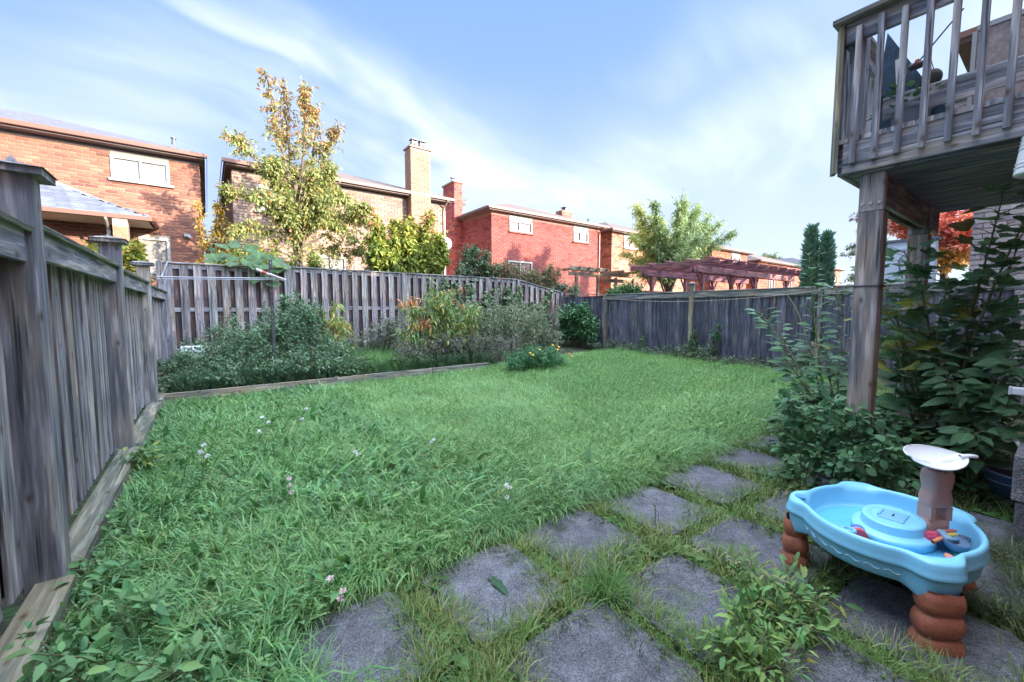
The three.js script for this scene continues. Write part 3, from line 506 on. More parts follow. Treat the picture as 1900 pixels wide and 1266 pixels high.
{ // house 3: red brick
  const h = thing('brick_house', 'bright red brick house in the middle with a chimney on its left side', 'house');
  const x0 = 11.62, x1 = 19.65, col = C(0.41, 0.10, 0.077);
  shell(h, x0, x1, -28, HZ, 0.3, WT + 0.04, { wall: MORTAR(C(0.52, 0.26, 0.21)), roof: ROOF_BROWN, over: 0.3, soffit: plastic(0.4, 0.2, 0.15, 0.6) });
  const holes = [[12.7, 14.25, 5.5, WT], [17.3, 18.58, 5.42, WT], [12.6, 14.25, 2.7, 4.05]];
  layBricks(h, 'z', HZ, x0, x1, 0.9, WT - 0.02, holes, col, 421, 300, ([a, y]) => y > 3.8 && y < 5.6);
  layBricks(h, '-x', x0, -28, HZ - 0.02, 0.9, WT - 0.02, [], C(0.55, 0.12, 0.095), 422);
  windowZ(h, 12.72, 14.23, 5.54, 6.1, HZ, { frieze: WT, split: 0.42, curtains: [SHADE_IN, CURTAIN], sillMat: brickMat(C(0.45, 0.16, 0.11)) });
  windowZ(h, 17.32, 18.56, 5.46, 6.05, HZ, { frieze: WT, split: 0.44, curtains: [SHADE_IN, CURTAIN], sillMat: brickMat(C(0.45, 0.16, 0.11)) });
  windowZ(h, 12.62, 14.23, 2.72, 4.03, HZ, { split: 0.5, curtains: [SHADE_IN, CURTAIN] });
  const ch = part(h, 'chimney', ubox(0.5, 8.2, 1.3, [11.38, 4.3, -21.05], 2.4), std({ color: C(0.60, 0.24, 0.22), map: brickMap, roughness: 0.9 }));
  part(ch, 'crown', ubox(0.62, 0.09, 1.42, [11.38, 8.45, -21.05]), brickMat(C(0.45, 0.3, 0.24)));
  part(ch, 'flue', merge([placed(new THREE.CylinderGeometry(0.11, 0.13, 0.25, 12), M4([11.38, 8.6, -21.0])), placed(new THREE.CylinderGeometry(0.16, 0.16, 0.05, 12), M4([11.38, 8.82, -21.0])), placed(new THREE.CylinderGeometry(0.05, 0.05, 0.12, 8), M4([11.38, 8.9, -21.0]))].map((g) => boxUV(g))), plastic(0.5, 0.5, 0.5, 0.4, { metalness: 0.6 }));
  downspout(h, 19.5, HZ, 0.9, 6.46, plastic(0.34, 0.14, 0.1, 0.5));
  const st = part(h, 'chimney_stack', ubox(0.9, 0.62, 0.6, [18.3, 7.3, -19.3], 2.4), std({ color: C(0.5, 0.36, 0.3), map: brickMap, roughness: 0.9 }));
  part(st, 'flue_cap', merge([ubox(0.3, 0.2, 0.3, [18.4, 7.72, -19.3]), ubox(0.42, 0.05, 0.42, [18.4, 7.86, -19.3])]), VENT);
  hipVent(h, 19.1, 6.72, -18, VENT);
}
// houses further along the row: brick too far off to tell single bricks
function farHouse(label, x0, x1, color, wins, side, z = HZ, wt = WT, roof = ROOF_BROWN) {
  const h = thing('brick_house', label, 'house'), m = std({ color, map: brickMap, roughness: 0.92 });
  shell(h, x0, x1, z - 10.2, z, 0.3, wt, { wall: m, wallScale: 2.4 * 1, roof, over: 0.3 });
  for (const [a, b, c, d, fr] of wins) windowZ(h, a, b, c, d, z, { split: 0.45, frieze: fr ? wt - 0.01 : 0, curtains: [CURTAIN, SHADE_IN] });
  if (side) { const w = part(h, 'window', ubox(0.06, 1.3, 1.4, [x0 - 0.03, 5.4, z - 2.6]), TRIM); part(w, 'pane', ubox(0.02, 1.1, 1.2, [x0 - 0.075, 5.4, z - 2.6]), SHADE_IN); }
  return h;
}
farHouse('pale pink brick house right of the red house, half hidden by the leafy tree', 20.72, 29.0, C(0.58, 0.42, 0.33), [[21.9, 23.3, 5.5, 6.05, 1], [26.2, 27.6, 5.5, 6.05, 1]]);
farHouse('orange brick house right of the leafy tree, above the red pergola', 32.9, 39.0, C(0.5, 0.27, 0.17), [[36.1, 37.6, 5.3, 6.0, 1]], true);
farHouse('distant orange brick house with a long sloping roof behind the red pergola', 41.2, 52.5, C(0.5, 0.27, 0.18), [[43.5, 44.7, 3.2, 4.6], [47.5, 48.8, 3.2, 4.6]], false, HZ, 5.9);
farHouse('farthest brick house, low dark roof between the cedars and the deck post', 56, 64, C(0.5, 0.34, 0.26), [[57.5, 59, 4.6, 5.7], [61, 62.6, 4.6, 5.7]], false, HZ, 6.3, ROOF);

// our own house (behind the viewer) and the two beside it: they shade the garden
{
  const h = thing('brick_house', 'brick house behind the viewer that carries the wooden deck', 'house');
  shell(h, 0.3, 9.4, 1.35, 10.2, -0.1, 6.3, { wall: std({ color: C(0.62, 0.45, 0.38), map: brickMap }), wallScale: 2.4, pitch: 0.5 });
  const n = thing('brick_house', 'brick house to the left behind the fence, out of view', 'house');
  shell(n, -10.4, -1.6, 1.5, 11, -0.1, 6.3, { wall: std({ color: C(0.62, 0.42, 0.33), map: brickMap }), wallScale: 2.4, pitch: 0.5 });
  const r = thing('brick_house', 'pale brick side wall of the next house seen under the deck at the far right', 'house');
  shell(r, 11.62, 20, -1.22, 9.5, -0.1, 6.3, { wall: MORTAR(C(0.56, 0.53, 0.53)), pitch: 0.5 });
  layBricks(r, '-x', 11.62, -1.22, 1.4, 0.4, 6.2, [], C(0.66, 0.57, 0.54), 431, 260, ([a, y]) => a < 0.1 && y > 1.7 && y < 4.4);
  layBricks(r, 'z', 9.5, 11.7, 12, 0.4, 1, [], C(0.6, 0.5, 0.47), 432);
  const q = thing('brick_house', 'second brick house to the right, out of view', 'house');
  shell(q, 36, 44, -1.2, 9.5, -0.1, 6.3, { wall: std({ color: C(0.62, 0.42, 0.36), map: brickMap }), wallScale: 2.4, pitch: 0.5 });
}

// ---------------------------------------------------------------- raised deck at the right
{
  const dk = thing('wooden_deck', 'raised weathered wooden deck at the upper right with an upright baluster railing', 'deck');
  const DW = [wood(0.70, 0.75, 0.85), wood(0.74, 0.78, 0.87), wood(0.65, 0.70, 0.81)], DD = wood(0.52, 0.58, 0.72), PW = wood(0.68, 0.64, 0.63);  // pale blue put into the deck wood stands for flare haze
  const x0 = 4.0, x1 = 6.35, zf = -1.12, zb = 1.33, yb = 2.52, yd = 2.78;
  const R = rng(51);
  part(dk, 'fascia', beam([x0, yb + 0.12, zf], [x0, yb + 0.12, zb], 0.245, 0.04, V(-1, 0, 0), 1), DW[1]);
  part(dk, 'fascia', beam([x0 + 0.022, yb + 0.12, zf - 0.02], [x1, yb + 0.12, zf - 0.02], 0.245, 0.04, V(0, 0, -1), 2), DW[0]);
  part(dk, 'fascia', beam([x1, yb + 0.12, zf], [x1, yb + 0.12, zb], 0.245, 0.04, X_, 3), DW[2]);
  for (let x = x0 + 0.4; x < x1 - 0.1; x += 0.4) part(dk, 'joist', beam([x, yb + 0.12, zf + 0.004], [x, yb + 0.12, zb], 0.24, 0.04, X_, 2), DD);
  for (let z = zf - 0.03, k = 0; z < zb - 0.1; z += 0.145, k++) part(dk, 'deck_board', beam([x0 - 0.03, yd - 0.018, z + 0.07], [x1 + 0.03, yd - 0.018, z + 0.07], 0.139, 0.034, Y_, k), pick(R, DW));
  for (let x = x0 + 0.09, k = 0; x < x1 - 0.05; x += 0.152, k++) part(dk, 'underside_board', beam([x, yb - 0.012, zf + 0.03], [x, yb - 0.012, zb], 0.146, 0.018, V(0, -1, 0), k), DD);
  // posts with the double beam
  for (const [px, n] of [[4.13, 0], [5.75, 1]]) {
    const p = part(dk, 'post', placed(plank(2.27, 0.15, 0.15, n, 0.008), M4([px, -0.05, -0.95])), n ? PW : wood(0.72, 0.69, 0.71));
    part(p, 'post_neck', placed(plank(0.29, 0.075, 0.15, n + 1, 0.005), M4([px - 0.036, 2.225, -0.95])), DW[0]);
    if (!n) { part(p, 'strap', ubox(0.16, 0.012, 0.16, [px, 1.66, -0.95]), plastic(0.06, 0.06, 0.08, 0.6)); for (const dz of [-0.05, 0.0, 0.05]) part(p, 'bolt', placed(new THREE.CylinderGeometry(0.011, 0.011, 0.012, 8), M4([px - 0.078, 2.28, -0.95 + dz], [0, 0, Math.PI / 2])), plastic(0.5, 0.5, 0.5, 0.4)); }
  }
  part(dk, 'beam', beam([4.1, 2.39, -0.99], [x1 - 0.1, 2.39, -0.99], 0.235, 0.038, Z_, 1), wood(0.60, 0.60, 0.66));
  part(dk, 'beam', beam([4.1, 2.39, -0.91], [x1 - 0.1, 2.39, -0.91], 0.235, 0.038, Z_, 3), wood(0.60, 0.60, 0.66));
  // railing along the near side, the front and the far side
  const yt = 3.62;
  const bal = plank(1.0, 0.036, 0.036, 1, 0.003), balL = plank(0.98, 0.036, 0.036, 2, 0.003);
  for (let z = zf + 0.065, k = 0; z < zb - 0.05; z += 0.125, k++) part(dk, 'baluster', placed(k % 2 ? bal : balL, M4([x0 - 0.04, yb + 0.06, z])), pick(R, DW));
  for (let x = x0 + 0.06, k = 0; x < x1; x += 0.125, k++) part(dk, 'baluster', placed(k % 2 ? bal : balL, M4([x, yb + 0.06, zf - 0.06])), pick(R, DW));
  for (let z = zf + 0.1, k = 0; z < zb - 0.05; z += 0.125, k++) part(dk, 'baluster', placed(bal, M4([x1 + 0.04, yb + 0.06, z])), pick(R, DW));
  for (const [a, b, f] of [[[x0, yt - 0.07, zf - 0.02], [x0, yt - 0.07, zb], V(-1, 0, 0)], [[x0 + 0.03, yt - 0.07, zf - 0.02], [x1, yt - 0.07, zf - 0.02], V(0, 0, -1)], [[x1, yt - 0.07, zf - 0.02], [x1, yt - 0.07, zb], X_]]) part(dk, 'rail', beam(a, b, 0.14, 0.038, f, 2), DW[0]);
  for (const [a, b] of [[[x0 - 0.02, yt + 0.02, zf - 0.09], [x0 - 0.02, yt + 0.02, zb]], [[x0 + 0.06, yt + 0.02, zf - 0.03], [x1, yt + 0.02, zf - 0.03]], [[x1 + 0.02, yt + 0.02, zf + 0.04], [x1 + 0.02, yt + 0.02, zb]]]) part(dk, 'handrail', beam(a, b, 0.14, 0.036, Y_, 3), wood(0.55, 0.58, 0.56));
  part(dk, 'corner_post', placed(plank(1.08, 0.09, 0.09, 2, 0.005), M4([x0 + 0.07, yb + 0.0, zf + 0.05])), DW[2]);
  part(dk, 'corner_trim', placed(plank(1.08, 0.09, 0.03, 3, 0.005), M4([x0 - 0.012, yb + 0.01, zf - 0.055], [0, 0.5, 0])), wood(0.52, 0.56, 0.46));
  // bench boards seen through the balusters
  part(dk, 'bench_back', beam([x0 + 0.3, 3.03, zf + 0.15], [x0 + 0.3, 3.03, zb], 0.16, 0.03, V(-1, 0, 0), 2), DW[1]);
}
{ // things on the deck
  const p = thing('patio_table', 'flat brown tabletop stood on edge behind the deck railing', 'table', [4.62, 2.80, -0.22]);
  part(p, 'tabletop', ubox(0.04, 0.68, 0.62, [0, 0.36, 0]), std({ color: C(0.55, 0.45, 0.42), map: grit, roughness: 0.7 }));
  part(p, 'rim', merge([ubox(0.05, 0.035, 0.63, [0, 0.72, 0]), ubox(0.05, 0.68, 0.025, [0, 0.36, -0.325]), ubox(0.05, 0.68, 0.025, [0, 0.36, 0.325])]), plastic(0.42, 0.42, 0.42, 0.5));
  const u = thing('folded_canopy', 'dark blue green folded canopy leaning inside the deck corner', 'parasol', [4.42, 2.80, -0.78]);
  const g = new THREE.BufferGeometry(), Pt = [[0, 0, -0.3], [0, 0.86, -0.22], [0, 0, 0.22], [0.05, 0, -0.3], [0.05, 0.86, -0.22], [0.05, 0, 0.22]].map((q) => V(...q));
  const fc = [[0, 1, 2], [5, 4, 3], [0, 3, 4], [0, 4, 1], [1, 4, 5], [1, 5, 2], [2, 5, 3], [2, 3, 0]];
  g.setAttribute('position', new THREE.Float32BufferAttribute(fc.flatMap((f) => f.flatMap((i) => Pt[i].toArray())), 3)); g.computeVertexNormals();
  part(u, 'fabric', boxUV(g), std({ color: C(0.08, 0.15, 0.24), map: grit, roughness: 0.8 }));
  part(u, 'pole', limbTube([[-0.06, 0, -0.08], [-0.06, 0.28, -0.11], [-0.05, 0.6, -0.14]], 0.014, 0.014), plastic(0.7, 0.7, 0.7, 0.4));
  const hg = thing('hanging_basket', 'small dark hanging basket on a line inside the deck railing', 'hanging basket', [4.35, 3.17, -0.72]);
  part(hg, 'basket', (() => { const q = new THREE.SphereGeometry(0.062, 12, 8, 0, 6.3, 0.7, 2.4); q.scale(1, 1.1, 1); return q; })(), std({ color: C(0.10, 0.10, 0.09), map: grit, roughness: 1 }));
  part(hg, 'hanger', merge([limbTube([[0, 0.05, 0], [0.0, 0.12, -0.01], [0, 0.2, -0.02]], 0.003, 0.003, 5), limbTube([[0.03, 0.04, 0.02], [0.01, 0.1, 0], [0, 0.16, -0.01]], 0.003, 0.003, 5)]), VENT);
  const bd = thing('bird_ornament', 'small red and dark hanging ornament beside the hanging basket on the deck', 'ornament', [4.35, 3.3, -0.80]);
  part(bd, 'body', (() => { const q = new THREE.SphereGeometry(0.045, 12, 8); q.scale(0.8, 0.6, 1.2); return q; })(), std({ color: C(0.09, 0.08, 0.10), roughness: 0.7 })); part(bd, 'band', (() => { const q = new THREE.TorusGeometry(0.034, 0.010, 6, 16); q.scale(1, 0.75, 1); q.translate(0, 0.012, 0); return q; })(), std({ color: C(0.45, 0.12, 0.11) }));
  const ln = thing('hanging_line', 'thin dark line slanting up inside the deck railing', 'line', [4.35, 3.2, -0.9]);
  part(ln, 'line', limbTube([[0, 0, 0], [0, 0.14, 0.12], [0, 0.30, 0.25], [0, 0.38, 0.32]], 0.006, 0.006, 5), VENT);
  const fl = thing('feather_flag', 'thin dark blue upright blade beside the tabletop on the deck', 'garden ornament', [4.4, 3.2, -0.22]);
  part(fl, 'blade', (() => { const q = leafGeo(0.26, 0.035, 0.3, 0.08); q.rotateX(0.25); return q; })(), plastic(0.05, 0.09, 0.28, 0.5)); part(fl, 'stem', limbTube([[0, -0.2, -0.03], [0, -0.1, -0.01], [0, 0, 0]], 0.004, 0.004, 5), VENT);
  const R = rng(53), pl = thing('potted_plant', 'leafy green potted plant behind the balusters in the deck corner', 'plant', [4.36, 2.80, -0.82]);
  part(pl, 'pot', (() => { const q = new THREE.LatheGeometry([[0.001, 0], [0.09, 0], [0.115, 0.17], [0.13, 0.17], [0.13, 0.2], [0.11, 0.2], [0.1, 0.12], [0.001, 0.12]].map(([a, b]) => new THREE.Vector2(a, b)), 20); return q; })(), plastic(0.2, 0.22, 0.26, 0.8));
  const ms = [], cs = [], lg = leafGeo(0.07, 0.035, 0.2, 0.3); for (let k = 0; k < 70; k++) { const d = rdir(R); d.y = Math.abs(d.y) * 1.2; const q = V(d.x * 0.13, 0.2 + d.y * 0.2 * R(), d.z * 0.2); ms.push(orient(q, d.clone().add(V(0, -0.2, 0)), V(0, 1, 0), 0.7 + R() * 0.6)); cs.push(jitter(C(0.09, 0.2, 0.10), R, 0.35)); }
  scatter(pl, 'foliage', lg, leafMat(1, 1, 1), ms, cs);
}
{ // lamp hose under the deck edge
  const l = thing('ribbed_lamp', 'white ribbed lamp shade hanging below the deck at the right edge', 'lamp', [3.62, 2.2, -0.155]);
  const pr = []; for (let k = 0; k <= 40; k++) { const t = k / 40, rib = (t > 0.1 && t < 0.34) || (t > 0.6) ? 0.0035 * Math.cos(t * 40 * 1.6) : 0; pr.push(new THREE.Vector2(lerp(0.088, 0.066, t) + rib, 0.012 + t * 0.2)); }
  pr.unshift(new THREE.Vector2(0.001, 0.0), new THREE.Vector2(0.07, 0.002)); pr.push(new THREE.Vector2(0.001, 0.214));
  part(l, 'shade', new THREE.LatheGeometry(pr, 36), plastic(0.75, 0.76, 0.78, 0.35)); part(l, 'socket', new THREE.CylinderGeometry(0.045, 0.05, 0.11, 20).translate(0, 0.27, 0), plastic(0.45, 0.46, 0.48, 0.5));
  part(l, 'bracket', limbTube([[0, 0.3, 0], [0.05, 0.34, 0.02], [0.36, 0.42, 0.06]], 0.014, 0.014), VENT);
}

// ---------------------------------------------------------------- plants: one builder for trees and bushes
const BARK = std({ color: C(0.22, 0.17, 0.13), map: woodMap, bumpMap: woodBump, bumpScale: 0.01, roughness: 0.95 });
const BARK_PALE = std({ color: C(0.36, 0.30, 0.24), map: woodMap, bumpMap: woodBump, bumpScale: 0.01, roughness: 0.95 });
const STEM = std({ color: C(0.16, 0.17, 0.08), roughness: 0.8 }), STEM_DRY = std({ color: C(0.24, 0.19, 0.14), roughness: 0.9 });
const L_SMALL = leafGeo(1, 0.5, 0.25, 0.3, [[0, 0.05], [0.3, 0.9], [0.65, 0.75], [1, 0.03]]), L_NARROW = leafGeo(1, 0.22, 0.2, 0.35, [[0, 0.1], [0.35, 1], [0.7, 0.7], [1, 0.03]]), L_ROUND = leafGeo(1, 0.85, 0.15, 0.25, [[0, 0.15], [0.25, 0.85], [0.6, 0.95], [0.85, 0.55], [1, 0.05]]);
const LEAF_W = leafMat(1, 1, 1);                                     // leaf colours come from the copies
// o.stems: [points, r0, r1, weight]; twigs spread from each stem between o.from and 1
function grow(t, o) {
  const R = rng(o.seed), wood = [], ms = [], cs = [], up = V(0, 1, 0);
  for (const [pts, r0, r1, wt = 1] of o.stems) {
    const P = pts.map((p) => V(...p)), curve = new THREE.CatmullRomCurve3(P), len = curve.getLength();
    wood.push(limbTube(P, r0, r1, o.seg || 6, Math.max(4, Math.round(len * 3))));
    const n = Math.round((o.twigs ?? 30) * wt * len);
    for (let i = 0; i < n; i++) {
      const s = lerp(o.from ?? 0.2, 1, Math.pow(R(), o.bias ?? 0.9)), p = curve.getPoint(s), tg = curve.getTangent(s), d = rdir(R);
      d.addScaledVector(tg, o.along ?? 0.5).addScaledVector(up, o.up ?? 0.2).normalize();
      const L = (o.twigLen ?? 0.5) * (0.35 + 0.8 * R()) * lerp(1, o.tipLen ?? 0.5, s), droop = (o.droop ?? 0.15) * L;
      const q = p.clone().addScaledVector(d, L * 0.55).add(V(0, -droop * 0.2, 0)), e = p.clone().addScaledVector(d, L).add(V(0, -droop, 0));
      if (o.twigWood !== false && R() < (o.twigWood ?? 0.5)) wood.push(limbTube([p, q, e], Math.max(0.0025, r1 * 0.35), 0.002, 3, 3));
      const nl = Math.max(2, Math.round((o.perTwig ?? 12) * (0.6 + 0.8 * R())));
      for (let k = 0; k < nl; k++) {
        const u = (o.leafFrom ?? 0.2) + (1.02 - (o.leafFrom ?? 0.2)) * (k + R()) / nl, pos = u < 0.55 ? p.clone().lerp(q, u / 0.55) : q.clone().lerp(e, (u - 0.55) / 0.45);
        const r = rdir(R); pos.addScaledVector(r, (o.spread ?? 0.03));
        const ld = d.clone().multiplyScalar(0.5).addScaledVector(r, 0.9).add(V(0, -(o.hang ?? 0.3), 0)), S = o.leaf * (0.55 + 0.75 * R());
        if (o.keep && !o.keep(pos)) continue;
        ms.push(orient(pos, ld, up.clone().addScaledVector(rdir(R), o.tumble ?? 0.7), S)); cs.push(o.color(pos, R, s));
      }
    }
  }
  part(t, o.woodName || 'trunk', merge(wood), o.bark || BARK);
  scatter(t, o.leafName || 'crown', o.geo || L_SMALL, o.mat || LEAF_W, ms, cs);
  return t;
}
const GREEN = C(0.15, 0.29, 0.085), DEEP = C(0.10, 0.21, 0.09), OLIVE = C(0.24, 0.23, 0.08), GOLD = C(0.62, 0.42, 0.09), LIME = C(0.34, 0.42, 0.09), RUST = C(0.48, 0.22, 0.11), YELLOW = C(0.66, 0.52, 0.11), GREY = C(0.30, 0.34, 0.23);
const ramp = (cols, amt = 0.25) => (p, R) => jitter(mix3(pick(R, cols), pick(R, cols), R()), R, amt);

{ // the tall autumn tree before the pale house
  const t = thing('autumn_tree', 'tall pear like tree with olive and rusty autumn leaves rising above the back fence', 'tree');
  const z = -14, b = (pts, dz = 0) => pts.map(([x, y], i) => [x, y, z + dz * i / (pts.length - 1)]);
  const stems = [
    [b([[2.42, 0.4], [2.3, 2.7], [2.25, 3.6], [2.22, 4.6]]), 0.15, 0.085, 0.25],
    [b([[2.22, 4.4], [2.1, 5.4], [1.85, 6.6], [1.62, 8.05]], 0.25), 0.06, 0.012, 0.5],
    [b([[2.22, 4.5], [2.2, 5.6], [2.15, 6.8], [2.09, 8.0]], -0.2), 0.06, 0.012, 0.5],
    [b([[2.25, 4.4], [2.45, 5.6], [2.55, 6.8], [2.55, 7.85]], 0.4), 0.055, 0.012, 0.55],
    [b([[2.28, 4.4], [2.7, 5.6], [2.9, 6.8], [2.95, 7.7]], -0.3), 0.05, 0.012, 0.55],
    [b([[2.25, 4.0], [1.7, 5.2], [1.1, 5.8], [0.68, 6.1]], 0.4), 0.05, 0.01, 0.65],
    [b([[2.3, 4.2], [2.9, 5.6], [3.2, 6.5], [3.4, 6.95]], 0.3), 0.045, 0.01, 0.6],
    [b([[2.3, 3.9], [3.0, 4.9], [3.5, 5.2], [4.0, 5.0]], -0.4), 0.05, 0.01, 1.1],
    [b([[2.3, 3.7], [3.1, 4.3], [3.8, 4.4], [4.45, 4.2]], 0.5), 0.05, 0.01, 1.0],
    [b([[2.3, 3.4], [1.6, 4.4], [1.0, 4.8], [0.62, 4.9]], -0.5), 0.05, 0.01, 0.7],
    [b([[2.3, 3.2], [1.7, 3.7], [1.1, 3.8], [0.7, 3.6]], 0.5), 0.04, 0.01, 0.8],
    [b([[2.3, 3.3], [2.8, 4.0], [3.3, 4.0], [3.7, 3.6]], 0.7), 0.04, 0.01, 0.9],
    [b([[2.27, 3.8], [2.0, 4.8], [1.75, 5.2], [1.6, 5.5]], 0.7), 0.04, 0.01, 1.2],
    [b([[2.27, 3.9], [2.7, 4.8], [3.0, 5.3], [3.1, 5.6]], 0.7), 0.04, 0.01, 1.3],
    [b([[2.3, 3.5], [2.5, 4.4], [2.6, 4.9], [2.6, 5.4]], 0.9), 0.04, 0.01, 1.2],
    [b([[2.27, 3.9], [2.0, 4.9], [1.9, 5.4], [2.0, 5.9]], -0.7), 0.04, 0.01, 1.0],
    [b([[2.3, 3.4], [3.1, 4.8], [3.3, 5.3], [3.3, 5.6]], -0.8), 0.04, 0.01, 1.2],
    [b([[2.3, 3.3], [3.2, 3.9], [3.7, 4.4], [4.0, 4.6]], 0.9), 0.04, 0.01, 1.2],
    [b([[2.3, 3.0], [3.0, 3.4], [3.6, 3.3], [4.2, 3.5]], 0.2), 0.035, 0.01, 0.9],
    [b([[2.3, 3.2], [1.9, 4.0], [1.6, 4.4], [1.3, 4.6]], 0.8), 0.04, 0.01, 1.1],
    [b([[2.3, 2.9], [1.8, 3.2], [1.2, 3.2], [0.8, 3.0]], 0.4), 0.03, 0.01, 0.8],
    [b([[2.3, 3.0], [2.5, 3.9], [2.7, 4.3], [2.9, 4.6]], 1.0), 0.04, 0.01, 1.3],
    [b([[2.3, 3.1], [2.1, 3.9], [2.0, 4.2], [1.9, 4.6]], 1.0), 0.04, 0.01, 1.2],
  ];
  grow(t, { seed: 601, stems, twigs: 37, twigLen: 0.64, perTwig: 15, leaf: 0.105, from: 0.15, bias: 0.8, up: 0.25, along: 0.7, hang: 0.55, geo: L_SMALL, bark: BARK_PALE,
    color: (p, R) => { const top = sm(5.2, 7.4, p.y); return jitter(R() < 0.08 + 0.5 * top ? mix3(RUST, C(0.50, 0.31, 0.14), R()) : mix3(C(0.26, 0.31, 0.10), C(0.47, 0.49, 0.17), R()), R, 0.25); } });
}
{ // bare reddish twigs shrub under the tree
  const t = thing('twiggy_shrub', 'thin twiggy shrub with sparse yellow leaves standing right of the autumn tree trunk', 'shrub'), R = rng(61), stems = [];
  for (let k = 0; k < 16; k++) { const a = (R() - 0.5) * 2.4, x = 2.9 + (R() - 0.5) * 0.7; stems.push([[[x, 0.4, -13.4], [x + a * 0.3, 1.9, -13.4 + (R() - 0.5) * 0.5], [x + a * 0.8, 3.0 + R() * 0.5, -13.4 + (R() - 0.5)]], 0.016, 0.004]); }
  grow(t, { seed: 602, stems, twigs: 8, from: 0.5, twigLen: 0.4, perTwig: 4, leaf: 0.07, twigWood: 1, woodName: 'stems', leafName: 'foliage', bark: STEM_DRY, color: ramp([YELLOW, LIME, OLIVE]) });
}
{ // rounded green bush right of it
  const t = thing('leafy_bush', 'bushy yellow green shrub with rusty tips above the middle of the back fence', 'bush'), R = rng(62), stems = [];
  for (const [x, y] of [[4.1, 3.9], [4.4, 4.3], [4.9, 3.95], [5.3, 4.35], [5.7, 4.45], [6.05, 4.0], [6.2, 3.5], [4.0, 3.3], [4.6, 3.6], [5.1, 3.6], [5.6, 3.7], [5.9, 3.1], [4.4, 3.0]]) for (let k = 0; k < 2; k++) { const dz = (R() - 0.5) * 1.3; stems.push([[[4.9 + (x - 5) * 0.4, 0.4, -12.4], [4.9 + (x - 5) * 0.7, 2.3, -12.3 + dz * 0.5], [x + (R() - 0.5) * 0.25, y - k * 0.25, -12.3 + dz]], 0.03, 0.006]); }
  grow(t, { seed: 603, stems, twigs: 24, from: 0.4, twigLen: 0.45, perTwig: 12, leaf: 0.14, hang: 0.5, woodName: 'stems', leafName: 'foliage', bark: STEM_DRY, geo: L_SMALL,
    color: (p, R) => jitter(R() < 0.12 * sm(3.3, 4.4, p.y) * 2.5 ? RUST : mix3(C(0.12, 0.23, 0.05), C(0.44, 0.47, 0.09), clamp01(0.25 + R() * 0.9)), R, 0.25) });
}
